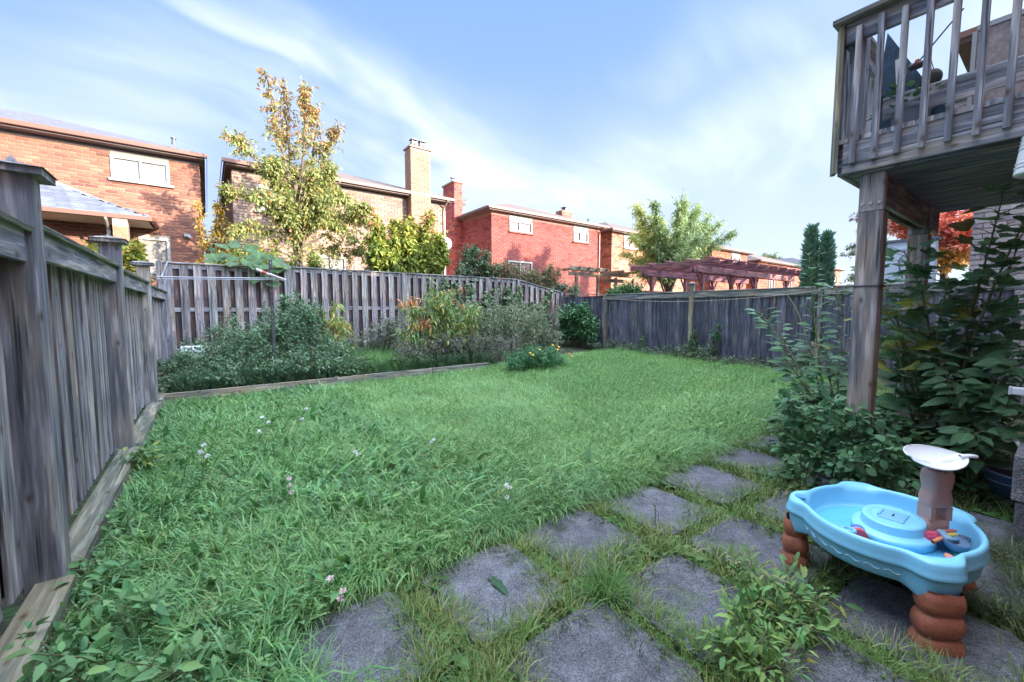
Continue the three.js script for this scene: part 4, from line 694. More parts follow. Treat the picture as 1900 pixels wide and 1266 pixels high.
{ // golden vine between the two left houses, and squash on the fence
  const R = rng(63);
  let t = thing('golden_vine', 'golden yellow climbing foliage in the gap between the two left houses', 'vine'), stems = [];
  for (let k = 0; k < 9; k++) { const x = 0.15 + R() * 0.35; stems.push([[[x, 0.4, -15.4], [x + (R() - 0.5) * 0.4, 2.4, -15.3], [x + (R() - 0.5) * 0.5, 3.4 + R() * 1.3, -15.2 + (R() - 0.5) * 0.4]], 0.015, 0.005]); }
  grow(t, { seed: 604, stems, twigs: 16, from: 0.3, twigLen: 0.3, perTwig: 8, leaf: 0.1, woodName: 'stems', leafName: 'foliage', bark: STEM_DRY, color: ramp([GOLD, YELLOW, C(0.45, 0.24, 0.06), OLIVE]) });
  t = thing('yellow_green_bush', 'low yellow green bush on the far side of the fence below the autumn tree', 'bush'); stems = [];
  for (let k = 0; k < 16; k++) { const x = 0.5 + R() * 2.0; stems.push([[[x, 0.4, -12.9], [x + (R() - 0.5) * 0.3, 1.8, -12.9 + (R() - 0.5) * 0.5], [x + (R() - 0.5) * 0.6, 2.7 + R() * 0.55, -12.8 + (R() - 0.5) * 0.8]], 0.014, 0.004]); }
  grow(t, { seed: 605, stems, twigs: 12, from: 0.5, twigLen: 0.32, perTwig: 8, leaf: 0.10, woodName: 'stems', leafName: 'foliage', bark: STEM_DRY, color: ramp([LIME, YELLOW, GREEN, LIME]) });
  for (const [name, lab, xs, zz, n] of [['yellow_shrub', 'bright yellow green shrub peeking over the left fence beside the porch pier', [-2.15, -1.45], -13.6, 16], ['yellow_shrub', 'small yellow green shrub in front of the lower left house window', [-1.5, -1.25], -13.2, 6]]) {
    t = thing(name, lab, 'shrub'); stems = [];
    for (let k = 0; k < n; k++) { const x = lerp(xs[0], xs[1], R()); stems.push([[[x, 0.4, zz], [x + (R() - 0.5) * 0.2, 1.9, zz + (R() - 0.5) * 0.3], [x + (R() - 0.5) * 0.35, 2.75 + R() * 0.42, zz + (R() - 0.5) * 0.5]], 0.012, 0.004]); }
    grow(t, { seed: 606 + n, stems, twigs: 10, from: 0.55, twigLen: 0.25, perTwig: 7, leaf: 0.1, geo: L_ROUND, woodName: 'stems', leafName: 'foliage', bark: STEM, color: ramp([C(0.34, 0.36, 0.06), LIME, YELLOW]) });
  }
  // squash vine with big leaves hanging over the fence
  t = thing('squash_vine', 'squash vine with big pale green leaves draped over the left part of the back fence', 'vine');
  part(t, 'stems', merge([limbTube([[0.1, 2.0, -11.2], [0.5, 2.6, -11.0], [1.0, 2.62, -10.9], [1.45, 2.55, -10.85]], 0.014, 0.006), limbTube([[0.7, 2.5, -11.1], [0.95, 2.5, -10.72], [1.05, 2.3, -10.6], [1.1, 1.7, -10.62]], 0.01, 0.004), limbTube([[0.3, 2.1, -11.4], [0.35, 2.9, -11.3], [0.6, 3.0, -11.2]], 0.01, 0.004)]), STEM);
  const lg = [lobedLeaf(0.30, 5, 0.22, 0.2), lobedLeaf(0.34, 5, 0.18, 0.1)], lm = [0.8, 1, 1.2].map((k) => leafMat(0.15 * k, 0.28 * k, 0.13 * k, { map: leafVein }));
  const spots = [[0.55, 2.62, -10.75], [0.75, 2.66, -10.7], [0.95, 2.6, -10.62], [0.85, 2.46, -10.55], [1.02, 2.5, -10.55], [1.22, 2.56, -10.6], [1.42, 2.5, -10.6], [1.3, 2.4, -10.55], [1.12, 2.24, -10.58], [1.18, 2.1, -10.6], [0.9, 2.2, -10.58], [0.4, 2.7, -10.95], [0.25, 2.62, -11.0], [0.15, 2.7, -11.2], [0.45, 2.9, -11.2], [0.62, 2.95, -11.2], [0.3, 2.95, -11.4], [0.8, 2.85, -11.1], [1.0, 2.8, -11], [1.15, 2.72, -10.9], [0.05, 2.55, -11.0], [0.7, 2.55, -10.6], [1.35, 2.65, -10.8], [0.5, 2.48, -10.6], [1.2, 2.35, -10.55], [0.2, 2.85, -11.5], [0.5, 3.05, -11.5], [0.9, 2.98, -11.4]];
  for (const s of spots) { const m = part(t, 'leaf', pick(R, lg), pick(R, lm)); orient(V(...s), V((R() - 0.5) * 1.6, -0.35 - R() * 0.5, 0.7), V((R() - 0.5) * 0.5, 1, 0.5), 0.42 + R() * 0.4).decompose(m.position, m.quaternion, m.scale); }
}
{ // creepers heaped on the back fence, middle to corner
  const R = rng(64);
  const heap = (lab, n, xf, seed, cols, leaf, zz = -11.25, extra = {}) => { const t = thing('creeper', lab, 'vine'), stems = []; for (let k = 0; k < n; k++) { const [x, y] = xf(k / (n - 1)), dx = (R() - 0.5) * 0.5; stems.push([[[x - dx, 0.6, zz], [x, y * 0.75, zz + (R() - 0.5) * 0.3], [x + dx, y - 0.1 * R(), zz + 0.25 + (R() - 0.5) * 0.7]], 0.014, 0.004]); } return grow(t, { seed, stems, twigs: 14, from: 0.55, twigLen: 0.42, perTwig: 9, leaf, woodName: 'stems', leafName: 'foliage', bark: STEM_DRY, color: ramp(cols, 0.3), ...extra }); };
  heap('dark green creeper bush peaking above the back fence before the red house', 22, (s) => [lerp(6.1, 7.4, s), 2.62 + 0.8 * Math.exp(-Math.pow((s - 0.5) * 3.4, 2))], 621, [DEEP, GREEN, GREY, C(0.1, 0.1, 0.06)], 0.085);
  heap('brownish creeper with orange leaves heaped along the top of the back fence', 26, (s) => [lerp(7.5, 10.0, s), 2.82 + 0.16 * Math.sin(s * 9)], 622, [GREY, C(0.16, 0.10, 0.06), GREEN, RUST], 0.075);
  heap('grey green creeper mound on the fence near the far right corner', 26, (s) => [lerp(9.0, 12.2, s), 2.72 - 0.34 * s], 623, [GREY, GREEN, C(0.12, 0.13, 0.12)], 0.08, -12.2);
  heap('green creeper bunch hanging over the right fence near its far corner', 20, (s) => [lerp(10.2, 10.9, s), 2.06 + 0.12 * Math.sin(s * 3)], 624, [GREEN, GREEN, DEEP, C(0.09, 0.2, 0.06)], 0.085, -8.6, { twigLen: 0.6, from: 0.7 });
}
{ // willow like tree beyond the right fence
  const t = thing('leafy_tree', 'light green feathery tree beyond the right fence above the red pergola', 'tree'), R = rng(65), stems = [[[[17.1, 0.3, -11], [17, 2.2, -11], [17, 3.2, -11.1]], 0.16, 0.1, 0.1]];
  for (const [y, z] of [[6.15, -12.0], [6.4, -11.3], [6.1, -10.5], [6.2, -10.0], [5.5, -9.4], [4.7, -8.8], [5.5, -12.4], [5.1, -13.1], [4.3, -13.4], [3.5, -12.6], [3.2, -10.6], [3.9, -9.3], [5.6, -11.6], [5.3, -10.6], [4.8, -11.8], [4.6, -10.2], [4.2, -11.2], [4.9, -9.7]]) for (let k = 0; k < 2; k++) { const dx = (R() - 0.5) * 3.0; stems.push([[[17, 1.9 + R() * 0.8, -11.05], [17 + dx * 0.4, lerp(2.8, y, 0.45), lerp(-11.05, z, 0.5)], [17 + dx, y - k * 0.3, z + (R() - 0.5) * 0.4]], 0.045, 0.008]); }
  grow(t, { seed: 631, stems, twigs: 26, from: 0.25, twigLen: 0.75, perTwig: 16, leaf: 0.17, geo: L_NARROW, up: 0.35, along: 0.8, hang: 0.4, color: (p, R) => jitter(mix3(p.z < -11.2 ? C(0.64, 0.64, 0.20) : C(0.36, 0.48, 0.26), C(0.48, 0.56, 0.24), R()), R, 0.25) });
}
{ // twin cedars, dark conifer like tree, far trees
  const cedar = (lab, x, z, h, r, seed) => {
    const t = thing('cedar_tree', lab, 'tree'), R = rng(seed), ms = [], cs = [];
    part(t, 'trunk', limbTube([[x, 0.2, z], [x, h * 0.5, z], [x, h - 0.2, z]], 0.09, 0.02), BARK);
    const g = leafGeo(1, 0.42, 0.3, 0.15, [[0, 0.2], [0.3, 1], [0.7, 0.6], [1, 0.05]]);
    for (let k = 0; k < 7000; k++) { const s = Math.pow(R(), 0.85), y = 0.4 + s * (h - 0.4), rad = r * Math.min(1, 1.25 * Math.pow(1 - s, 0.62)) * (0.6 + 0.5 * vnoise(s * 14, Math.floor(R() * 8) * 3.3, seed)), a = R() * 6.283, q = Math.sqrt(0.35 + 0.65 * R()) * rad; ms.push(orient(V(x + Math.cos(a) * q, y, z + Math.sin(a) * q), V(Math.cos(a) * 0.7, 0.9, Math.sin(a) * 0.7).addScaledVector(rdir(R), 0.6), V(Math.cos(a), 0.3, Math.sin(a)), 0.10 + 0.2 * R() * R())); cs.push(jitter(mix3(C(0.17, 0.34, 0.24), C(0.36, 0.50, 0.24), R() * R()), R, 0.3)); }
    scatter(t, 'crown', g, LEAF_W, ms, cs);
  };
  cedar('taller left one of two narrow dark green cedars beyond the right fence', 16, -5.2, 4.1, 0.27, 641);
  cedar('shorter right one of two narrow dark green cedars beyond the right fence', 16.1, -4.8, 3.85, 0.22, 642);
  let t = thing('reddish_tree', 'layered dark tree with reddish top just left of the deck post', 'tree'), R = rng(66), stems = [[[[20, 0.3, -4.6], [20, 3, -4.6], [20, 6.2, -4.5]], 0.12, 0.03, 0.2]];
  for (let k = 0; k < 26; k++) { const y = 2.4 + (k / 26) * 3.5, a = R() * 6.283, L = (0.95 - 0.55 * (y - 2.4) / 4) * (0.6 + 0.5 * R()); stems.push([[[20, y - 0.2, -4.6], [20 + Math.cos(a) * L * 0.5, y + 0.05, -4.6 + Math.sin(a) * L * 0.5], [20 + Math.cos(a) * L, y - 0.05, -4.6 + Math.sin(a) * L]], 0.02, 0.005]); }
  grow(t, { seed: 651, stems, twigs: 22, from: 0.25, twigLen: 0.3, perTwig: 9, leaf: 0.09, up: -0.05, color: (p, R) => jitter(p.y > 4.1 && R() < 0.7 ? C(0.32, 0.18, 0.17) : mix3(C(0.17, 0.22, 0.10), GREY, R()), R, 0.3) });
  t = thing('red_tree', 'sunlit red and orange autumn tree seen under the deck between its posts', 'tree'); stems = [[[[25, 0.3, -3.3], [25, 3, -3.3], [25, 4.6, -3.3]], 0.16, 0.08, 0.1]];
  for (let k = 0; k < 44; k++) { const y = 3.2 + R() * 4.0, z = -3.4 + (R() - 0.5) * 3.8, x = 25 + (R() - 0.5) * 3; stems.push([[[25, 2.8 + R(), -3.3], [lerp(25, x, 0.5), lerp(3.4, y, 0.6), lerp(-3.3, z, 0.5)], [x, y, z]], 0.03, 0.008]); }
  grow(t, { seed: 652, stems, twigs: 16, from: 0.3, twigLen: 0.65, perTwig: 15, leaf: 0.17, color: (p, R) => jitter(p.y < 3.9 ? mix3(C(0.65, 0.48, 0.12), C(0.65, 0.24, 0.12), R() * 0.6) : mix3(C(0.80, 0.27, 0.25), C(0.80, 0.45, 0.24), R()), R, 0.25) });
  t = thing('far_tree', 'small distant green tree between the pergola and the cedars', 'tree'); stems = [[[[62, 0.3, -25], [62, 5, -25], [62, 7, -25]], 0.3, 0.15, 0.1]];
  for (let k = 0; k < 40; k++) { const a = R() * 6.283, rr = Math.sqrt(R()) * 3.0, y = 7.2 + (1 - rr / 3.0) * 2.4 * R() + 0.2; stems.push([[[62, 5.5, -25], [62 + Math.cos(a) * rr * 0.5, lerp(6, y, 0.6), -25 + Math.sin(a) * rr * 0.5], [62 + Math.cos(a) * rr, y, -25 + Math.sin(a) * rr]], 0.06, 0.02]); }
  grow(t, { seed: 653, stems, twigs: 7, from: 0.3, twigLen: 1.2, perTwig: 14, leaf: 0.36, color: ramp([C(0.2, 0.26, 0.11), C(0.14, 0.22, 0.12), C(0.34, 0.37, 0.14)]) });
  t = thing('bare_tree', 'thin bare orange twigged tree top behind the red house roof', 'tree'); stems = [];
  for (let k = 0; k < 14; k++) { const a = (R() - 0.5) * 2.6; stems.push([[[16.4, 3, -30], [16.4 + a * 0.4, 8.2, -30 + (R() - 0.5)], [16.4 + a, 10.1 + R() * 0.9, -30 + (R() - 0.5) * 2]], 0.05, 0.01]); }
  grow(t, { seed: 654, stems, twigs: 4, from: 0.5, twigLen: 0.7, perTwig: 5, leaf: 0.13, twigWood: 1, bark: std({ color: C(0.45, 0.3, 0.2) }), color: ramp([C(0.5, 0.3, 0.14), C(0.45, 0.35, 0.14)]) });
}
{ // red pergola, tan arbor and red railing next door
  const RED = [wood(0.60, 0.25, 0.28), wood(0.54, 0.23, 0.27), wood(0.65, 0.30, 0.30)], R = rng(67);
  const p = thing('red_pergola', 'long red stained wooden pergola beyond the right fence', 'pergola');
  for (const [z, xs] of [[-6.95, [12.55, 14.4, 16.1, 18.9]], [-8.75, [12.5, 14.6, 16.6, 18.9]]]) for (const x of xs) { const q = part(p, 'post', placed(plank(2.55, 0.11, 0.11, 1, 0.006), M4([x, 0.2, z])), pick(R, RED)); for (const s of [-1, 1]) part(q, 'brace', beam([x + s * 0.06, 2.25, z], [x + s * 0.3, 2.6, z], 0.05, 0.045, Z_, 2), RED[1]); }
  for (const z of [-6.88, -7.02, -8.68, -8.82]) part(p, 'beam', beam([12.0, 2.73, z], [19.5, 2.73, z], 0.2, 0.045, Z_, 1), pick(R, RED));
  for (let x = 12.1, k = 0; x < 19.4; x += 0.8, k++) part(p, 'rafter', beam([x, 2.915, -9.35], [x, 2.915, -6.2], 0.16, 0.045, X_, k), pick(R, RED));
  for (let z = -9.2; z < -6.3; z += 0.7) part(p, 'purlin', beam([11.8, 3.018, z], [19.6, 3.018, z], 0.045, 0.045, Y_, 1), pick(R, RED));
  const f = thing('red_railing', 'low red stained railing and bench boards below the pergola', 'railing');
  for (const y of [2.12, 1.95, 1.75]) part(f, 'rail', beam([11.2, y, -9.6], [17.5, y, -9.2], 0.13, 0.04, Z_, 2), pick(R, RED));
  for (const x of [11.3, 13.2, 15.2, 17.2]) part(f, 'post', placed(plank(1.9, 0.1, 0.1, 0), M4([x, 0.25, lerp(-9.58, -9.22, (x - 11.2) / 6.3)])), RED[0]);
  const TAN = [wood(0.60, 0.44, 0.30), wood(0.52, 0.38, 0.26)], a = thing('tan_arbor', 'small tan wooden arbor with projecting beams left of the red pergola', 'pergola');
  for (const [x, z] of [[13.3, -13.2], [14.7, -13.2], [16.2, -13.4], [17.6, -13.4]]) part(a, 'post', placed(plank(2.75, 0.12, 0.12, 2), M4([x, 0.3, z])), TAN[1]);
  for (const [x0, x1, y, z] of [[12.8, 15.3, 3.32, -13.12], [12.9, 15.2, 3.08, -13.28], [15.2, 18.1, 3.16, -13.35], [15.4, 18, 2.9, -13.48]]) part(a, 'beam', beam([x0, y, z], [x1, y, z], 0.17, 0.05, Z_, 1), pick(R, TAN));
  for (const x of [13.3, 13.9, 14.5, 15.1, 16.2, 17.2]) part(a, 'rafter', beam([x, 3.32, -14.1], [x, 3.32, -12.9], 0.12, 0.045, X_, 1), pick(R, TAN));
  const w = thing('white_cabinet', 'pale blue white panelled shed side behind the right fence between the deck posts', 'shed', [11.35, 0.2, -2.1]);
  part(w, 'panel', ubox(0.3, 2.62, 0.95, [0, 1.31, 0]), plastic(0.62, 0.72, 0.80, 0.5)); part(w, 'top_trim', ubox(0.36, 0.05, 1.02, [0, 2.65, 0]), plastic(0.12, 0.14, 0.18, 0.6));
  part(w, 'frame', merge([ubox(0.02, 0.03, 0.8, [-0.162, 2.48, 0]), ubox(0.02, 2.2, 0.03, [-0.162, 1.36, -0.33])]), plastic(0.5, 0.62, 0.72, 0.5));
  part(w, 'cable', limbTube([[-0.17, 1.9, 0.05], [-0.18, 2.25, -0.02], [-0.18, 2.36, 0.06], [-0.18, 2.25, 0.16], [-0.18, 2.1, 0.3], [-0.18, 2.2, 0.36]], 0.012, 0.012, 6, 20), VENT);
}

// ---------------------------------------------------------------- plants of the raised bed and along the fences
const gy = groundY;
{
  const R = rng(71);
  const clumpOf = (name, lab, cat, pts, o) => {                     // pts: [x, y top, z] ; stems rise from the ground below each
    const t = thing(name, lab, cat), stems = [];
    for (const [x, y, z] of pts) for (let k = 0; k < (o.per || 4); k++) { const jx = (R() - 0.5) * (o.wide || 0.5), jz = (R() - 0.5) * (o.deep || 0.5), g = gy(x, z), h = Math.max(0.12, (y - g) * (0.7 + 0.35 * R())); stems.push([[[x + jx * 0.4, g - 0.02, z + jz * 0.4], [x + jx * 0.7 + (R() - 0.5) * 0.08, g + h * 0.55, z + jz * 0.7], [x + jx * 1.1 + (R() - 0.5) * (o.lean || 0.2), g + h, z + jz + (o.fwd || 0)]], o.r || 0.007, 0.002]); }
    return grow(t, { from: 0.25, twigs: 16, twigLen: 0.25, perTwig: 8, leaf: 0.06, woodName: 'stems', leafName: 'foliage', bark: STEM, ...o, stems });
  };
  const arc = (n, f) => Array.from({ length: n }, (_, i) => f(i / (n - 1)));
  // heap of creeping weeds in the left of the bed
  const top = (x) => lerp(0.72, 1.42, sm(-0.6, 1.3, x)) * (1 - 0.45 * sm(1.5, 2.3, x));
  const mound = [];
  for (let x = -0.5; x < 2.25; x += 0.14) for (const z of [-8.2, -8.55, -8.9, -9.3, -9.7]) mound.push([x + (R() - 0.5) * 0.14, gy(x, z) + (top(x) - 0.3) * (z > -8.4 ? 0.42 : z > -8.7 ? 0.68 : 1) * (0.65 + 0.55 * R() + 0.35 * R() * R() * R()), z + (R() - 0.5) * 0.25]);
  clumpOf('weed_mound', 'big grey green heap of creeping weeds in the left half of the raised bed', 'weeds', mound, { seed: 711, per: 3, twigs: 15, twigLen: 0.24, perTwig: 8, leaf: 0.056, from: 0.35, wide: 0.55, deep: 0.4, lean: 0.4, color: (p, r) => jitter(mix3(pick(r, [C(0.084, 0.196, 0.098), C(0.112, 0.266, 0.105), C(0.168, 0.28, 0.154)]), C(0.308, 0.364, 0.238), r() * r()), r, 0.3) });
  clumpOf('tall_weed', 'tall bushy weed rising behind the perforated steel post', 'weeds', arc(6, (s) => [lerp(1.15, 1.75, s), 1.74 - 0.3 * Math.abs(s - 0.5), -9.3]), { seed: 712, per: 4, twigs: 22, twigLen: 0.24, perTwig: 9, leaf: 0.07, color: ramp([C(0.098, 0.224, 0.112), C(0.154, 0.28, 0.14), C(0.28, 0.336, 0.182)]) });
  clumpOf('cherry_sapling', 'small sapling with hanging yellow green leaves near the middle of the bed', 'sapling', [[2.05, 1.72, -9.5], [2.12, 1.6, -9.45], [2.3, 1.35, -9.4], [1.95, 1.3, -9.5]], { seed: 713, per: 2, twigs: 20, twigLen: 0.3, perTwig: 7, leaf: 0.12, hang: 1.1, geo: L_NARROW, color: ramp([C(0.336, 0.42, 0.112), C(0.56, 0.532, 0.154), C(0.182, 0.336, 0.112), C(0.7, 0.532, 0.14)]) });
  clumpOf('brown_weeds', 'low dark brown green weeds at the foot of the sapling', 'weeds', arc(9, (s) => [lerp(1.3, 2.5, s), 0.72 - 0.2 * s, -8.7 + 0.2 * Math.sin(s * 9)]), { seed: 714, per: 4, twigs: 20, twigLen: 0.2, perTwig: 8, leaf: 0.055, color: ramp([C(0.14, 0.182, 0.112), C(0.224, 0.196, 0.14), C(0.112, 0.224, 0.098)]) });
  // shrub with orange leaves
  const t = thing('orange_leaf_shrub', 'loose green shrub with a few orange red leaf clusters before the back fence', 'shrub'), stems = [];
  for (const [x, y] of [[3.55, 1.55], [3.75, 1.8], [3.95, 1.95], [4.2, 1.75], [4.4, 1.95], [4.65, 1.85], [4.9, 1.8], [5.25, 1.7], [5.4, 1.45], [4.1, 1.3], [4.6, 1.4], [5.2, 1.3], [3.5, 1.1], [3.9, 1.0], [4.9, 1.05]]) for (let k = 0; k < 3; k++) { const dz = (R() - 0.5) * 0.7; stems.push([[[lerp(4.3, x, 0.55), 0.2, -8.7 + dz * 0.4], [lerp(4.3, x, 0.85), y * 0.55, -8.75 + dz * 0.7], [x + (R() - 0.5) * 0.2, y + (R() - 0.5) * 0.45, -8.8 + dz]], 0.009, 0.003]); }
  grow(t, { seed: 715, stems, twigs: 10, twigLen: 0.3, perTwig: 7, leaf: 0.15, from: 0.25, hang: 0.8, geo: L_NARROW, woodName: 'stems', leafName: 'foliage', bark: STEM_DRY, color: (p, r) => { const hot = (p.x < 3.95 && p.y > 1.55) || (Math.abs(p.x - 4.85) < 0.14 && p.y > 1.6) || (Math.abs(p.x - 3.85) < 0.16 && Math.abs(p.y - 1.2) < 0.12); return jitter(hot && r() < 0.75 ? C(0.75, 0.322, 0.14) : r() < 0.10 ? C(0.75, 0.588, 0.14) : mix3(C(0.14, 0.28, 0.098), C(0.378, 0.434, 0.154), r()), r, 0.25); } });
  // dry seed weeds
  clumpOf('dry_weeds', 'thicket of grey green weeds gone to seed right of the orange leaved shrub', 'weeds', arc(26, (s) => [lerp(5.2, 8.1, s) + (R() - 0.5) * 0.3, 1.85 - 0.5 * R() - 0.45 * sm(0.6, 1, s), -8.6 - 0.9 * R()]), { seed: 716, per: 4, twigs: 14, twigLen: 0.24, perTwig: 9, leaf: 0.055, from: 0.2, bark: STEM_DRY, color: ramp([C(0.24, 0.33, 0.17), C(0.34, 0.37, 0.24), C(0.16, 0.29, 0.13), C(0.42, 0.39, 0.27)]) });
  clumpOf('dry_weeds', 'low purplish brown weeds below the orange leaved shrub beside the bed edging', 'weeds', arc(20, (s) => [lerp(3.3, 6.0, s), 0.72 + 0.2 * R(), -8.25 + 0.25 * (R() - 0.5) - 0.2 * s]), { seed: 717, per: 4, twigs: 20, twigLen: 0.2, perTwig: 8, leaf: 0.045, bark: STEM_DRY, color: ramp([C(0.21, 0.21, 0.154), C(0.14, 0.196, 0.112), C(0.28, 0.238, 0.21)]) });
  clumpOf('grey_weeds', 'spindly grey weeds against the back fence left of the orange leaved shrub', 'weeds', arc(10, (s) => [lerp(2.9, 3.7, s), 0.95 + 0.45 * s, -9.7]), { seed: 718, per: 3, twigs: 16, twigLen: 0.22, perTwig: 8, leaf: 0.05, bark: STEM_DRY, color: ramp([C(0.252, 0.28, 0.21), C(0.14, 0.238, 0.14), C(0.364, 0.336, 0.266)]) });
  // ivy on the back fence
  const iv = thing('fence_vine', 'leafy vine climbing the right half of the back fence', 'vine'), ist = [];
  for (let k = 0; k < 30; k++) { const x = lerp(5.2, 9.5, k / 29) + (R() - 0.5) * 0.2, h = lerp(2.4, 2.0, sm(8, 9.7, x)) * (0.7 + 0.32 * R()); ist.push([[[x, 0.4, -10.6], [x + (R() - 0.5) * 0.3, h * 0.55, -10.58], [x + (R() - 0.5) * 0.5, h, -10.57]], 0.007, 0.003]); }
  grow(iv, { seed: 719, stems: ist, twigs: 18, twigLen: 0.24, perTwig: 7, leaf: 0.085, geo: L_ROUND, hang: 0.9, woodName: 'stems', leafName: 'foliage', bark: STEM_DRY, color: ramp([C(0.21, 0.308, 0.154), C(0.336, 0.364, 0.224), C(0.126, 0.238, 0.098)]), keep: (p) => p.z > -10.66 });
  clumpOf('leafy_climber', 'leafy dark green plant in the far right corner beside the corner post', 'shrub', arc(9, (s) => [9.6 + 0.2 * R(), 1.25 + 0.4 * Math.sin(s * 3), lerp(-10.15, -8.95, s)]), { seed: 720, per: 4, twigs: 14, twigLen: 0.26, perTwig: 7, leaf: 0.11, geo: L_SMALL, color: ramp([C(0.098, 0.238, 0.098), C(0.168, 0.336, 0.126), C(0.126, 0.28, 0.14)]) });
  clumpOf('flower_mound', 'rounded green mound with a few yellow orange flowers at the end of the bed edging', 'flowers', arc(16, (s) => [lerp(5.15, 6.35, s), 0.46 + 0.2 * Math.sin(s * 3.1), -6.75 - 0.3 * R()]), { seed: 721, per: 6, twigs: 22, twigLen: 0.16, perTwig: 9, leaf: 0.06, geo: L_NARROW, color: ramp([C(0.084, 0.238, 0.105), C(0.126, 0.308, 0.126)]) });
  const fm = thing('orange_flower', 'few small yellow and orange daisies on the rounded green mound', 'flowers');
  const fg = (() => { const L = []; for (let k = 0; k < 9; k++) L.push(placed(leafGeo(0.038, 0.017, 0.2, 0.2), M4([0, 0, 0], [0, k / 9 * 6.283, -0.3]).multiply(M4([0, 0, 0], [-1.2, 0, 0])))); return merge(L); })();
  for (const [x, y, z, c] of [[5.25, 0.60, -6.5, 0], [5.5, 0.66, -6.5, 0], [5.95, 0.72, -6.6, 0], [6.08, 0.68, -6.55, 0], [6.35, 0.52, -6.5, 1], [6.38, 0.47, -6.45, 1], [6.0, 0.63, -6.5, 0], [5.3, 0.56, -6.48, 0]]) { const m = part(fm, 'flower', fg, plastic(c ? 0.75 : 0.72, c ? 0.26 : 0.45, 0.05, 0.8)); m.position.set(x, y, z); m.rotation.set(0.5, R() * 6, 0); m.scale.setScalar(0.95); }
  // along the foot of the right fence
  clumpOf('fence_weeds', 'strip of low weeds along the foot of the right fence', 'weeds', arc(60, (s) => [9.78 + 0.15 * (R() - 0.5), gy(9.8, lerp(-9.6, -2.2, s)) + 0.22 + 0.2 * R() * R() * 2, lerp(-9.6, -2.2, s)]), { seed: 722, per: 3, twigs: 18, twigLen: 0.16, perTwig: 8, leaf: 0.055, color: ramp([C(0.098, 0.21, 0.112), C(0.196, 0.28, 0.154), C(0.224, 0.21, 0.168)]) });
  for (const [z, h, s, lab] of [[-5.62, 0.95, 723, 'small dark climbing plant on the right fence just right of the pale capped post'], [-7.2, 0.8, 724, 'small dark plant against the right fence left of the pale capped post'], [-5.15, 1.15, 725, 'thin dark vine on the right fence boards above the weeds']]) clumpOf('small_climber', lab, 'vine', [[9.93, h, z]], { seed: s, per: 4, wide: 0.1, deep: 0.3, twigs: 10, twigLen: 0.12, perTwig: 5, leaf: 0.075, color: ramp([C(0.07, 0.182, 0.084), C(0.14, 0.266, 0.112)]) });
}
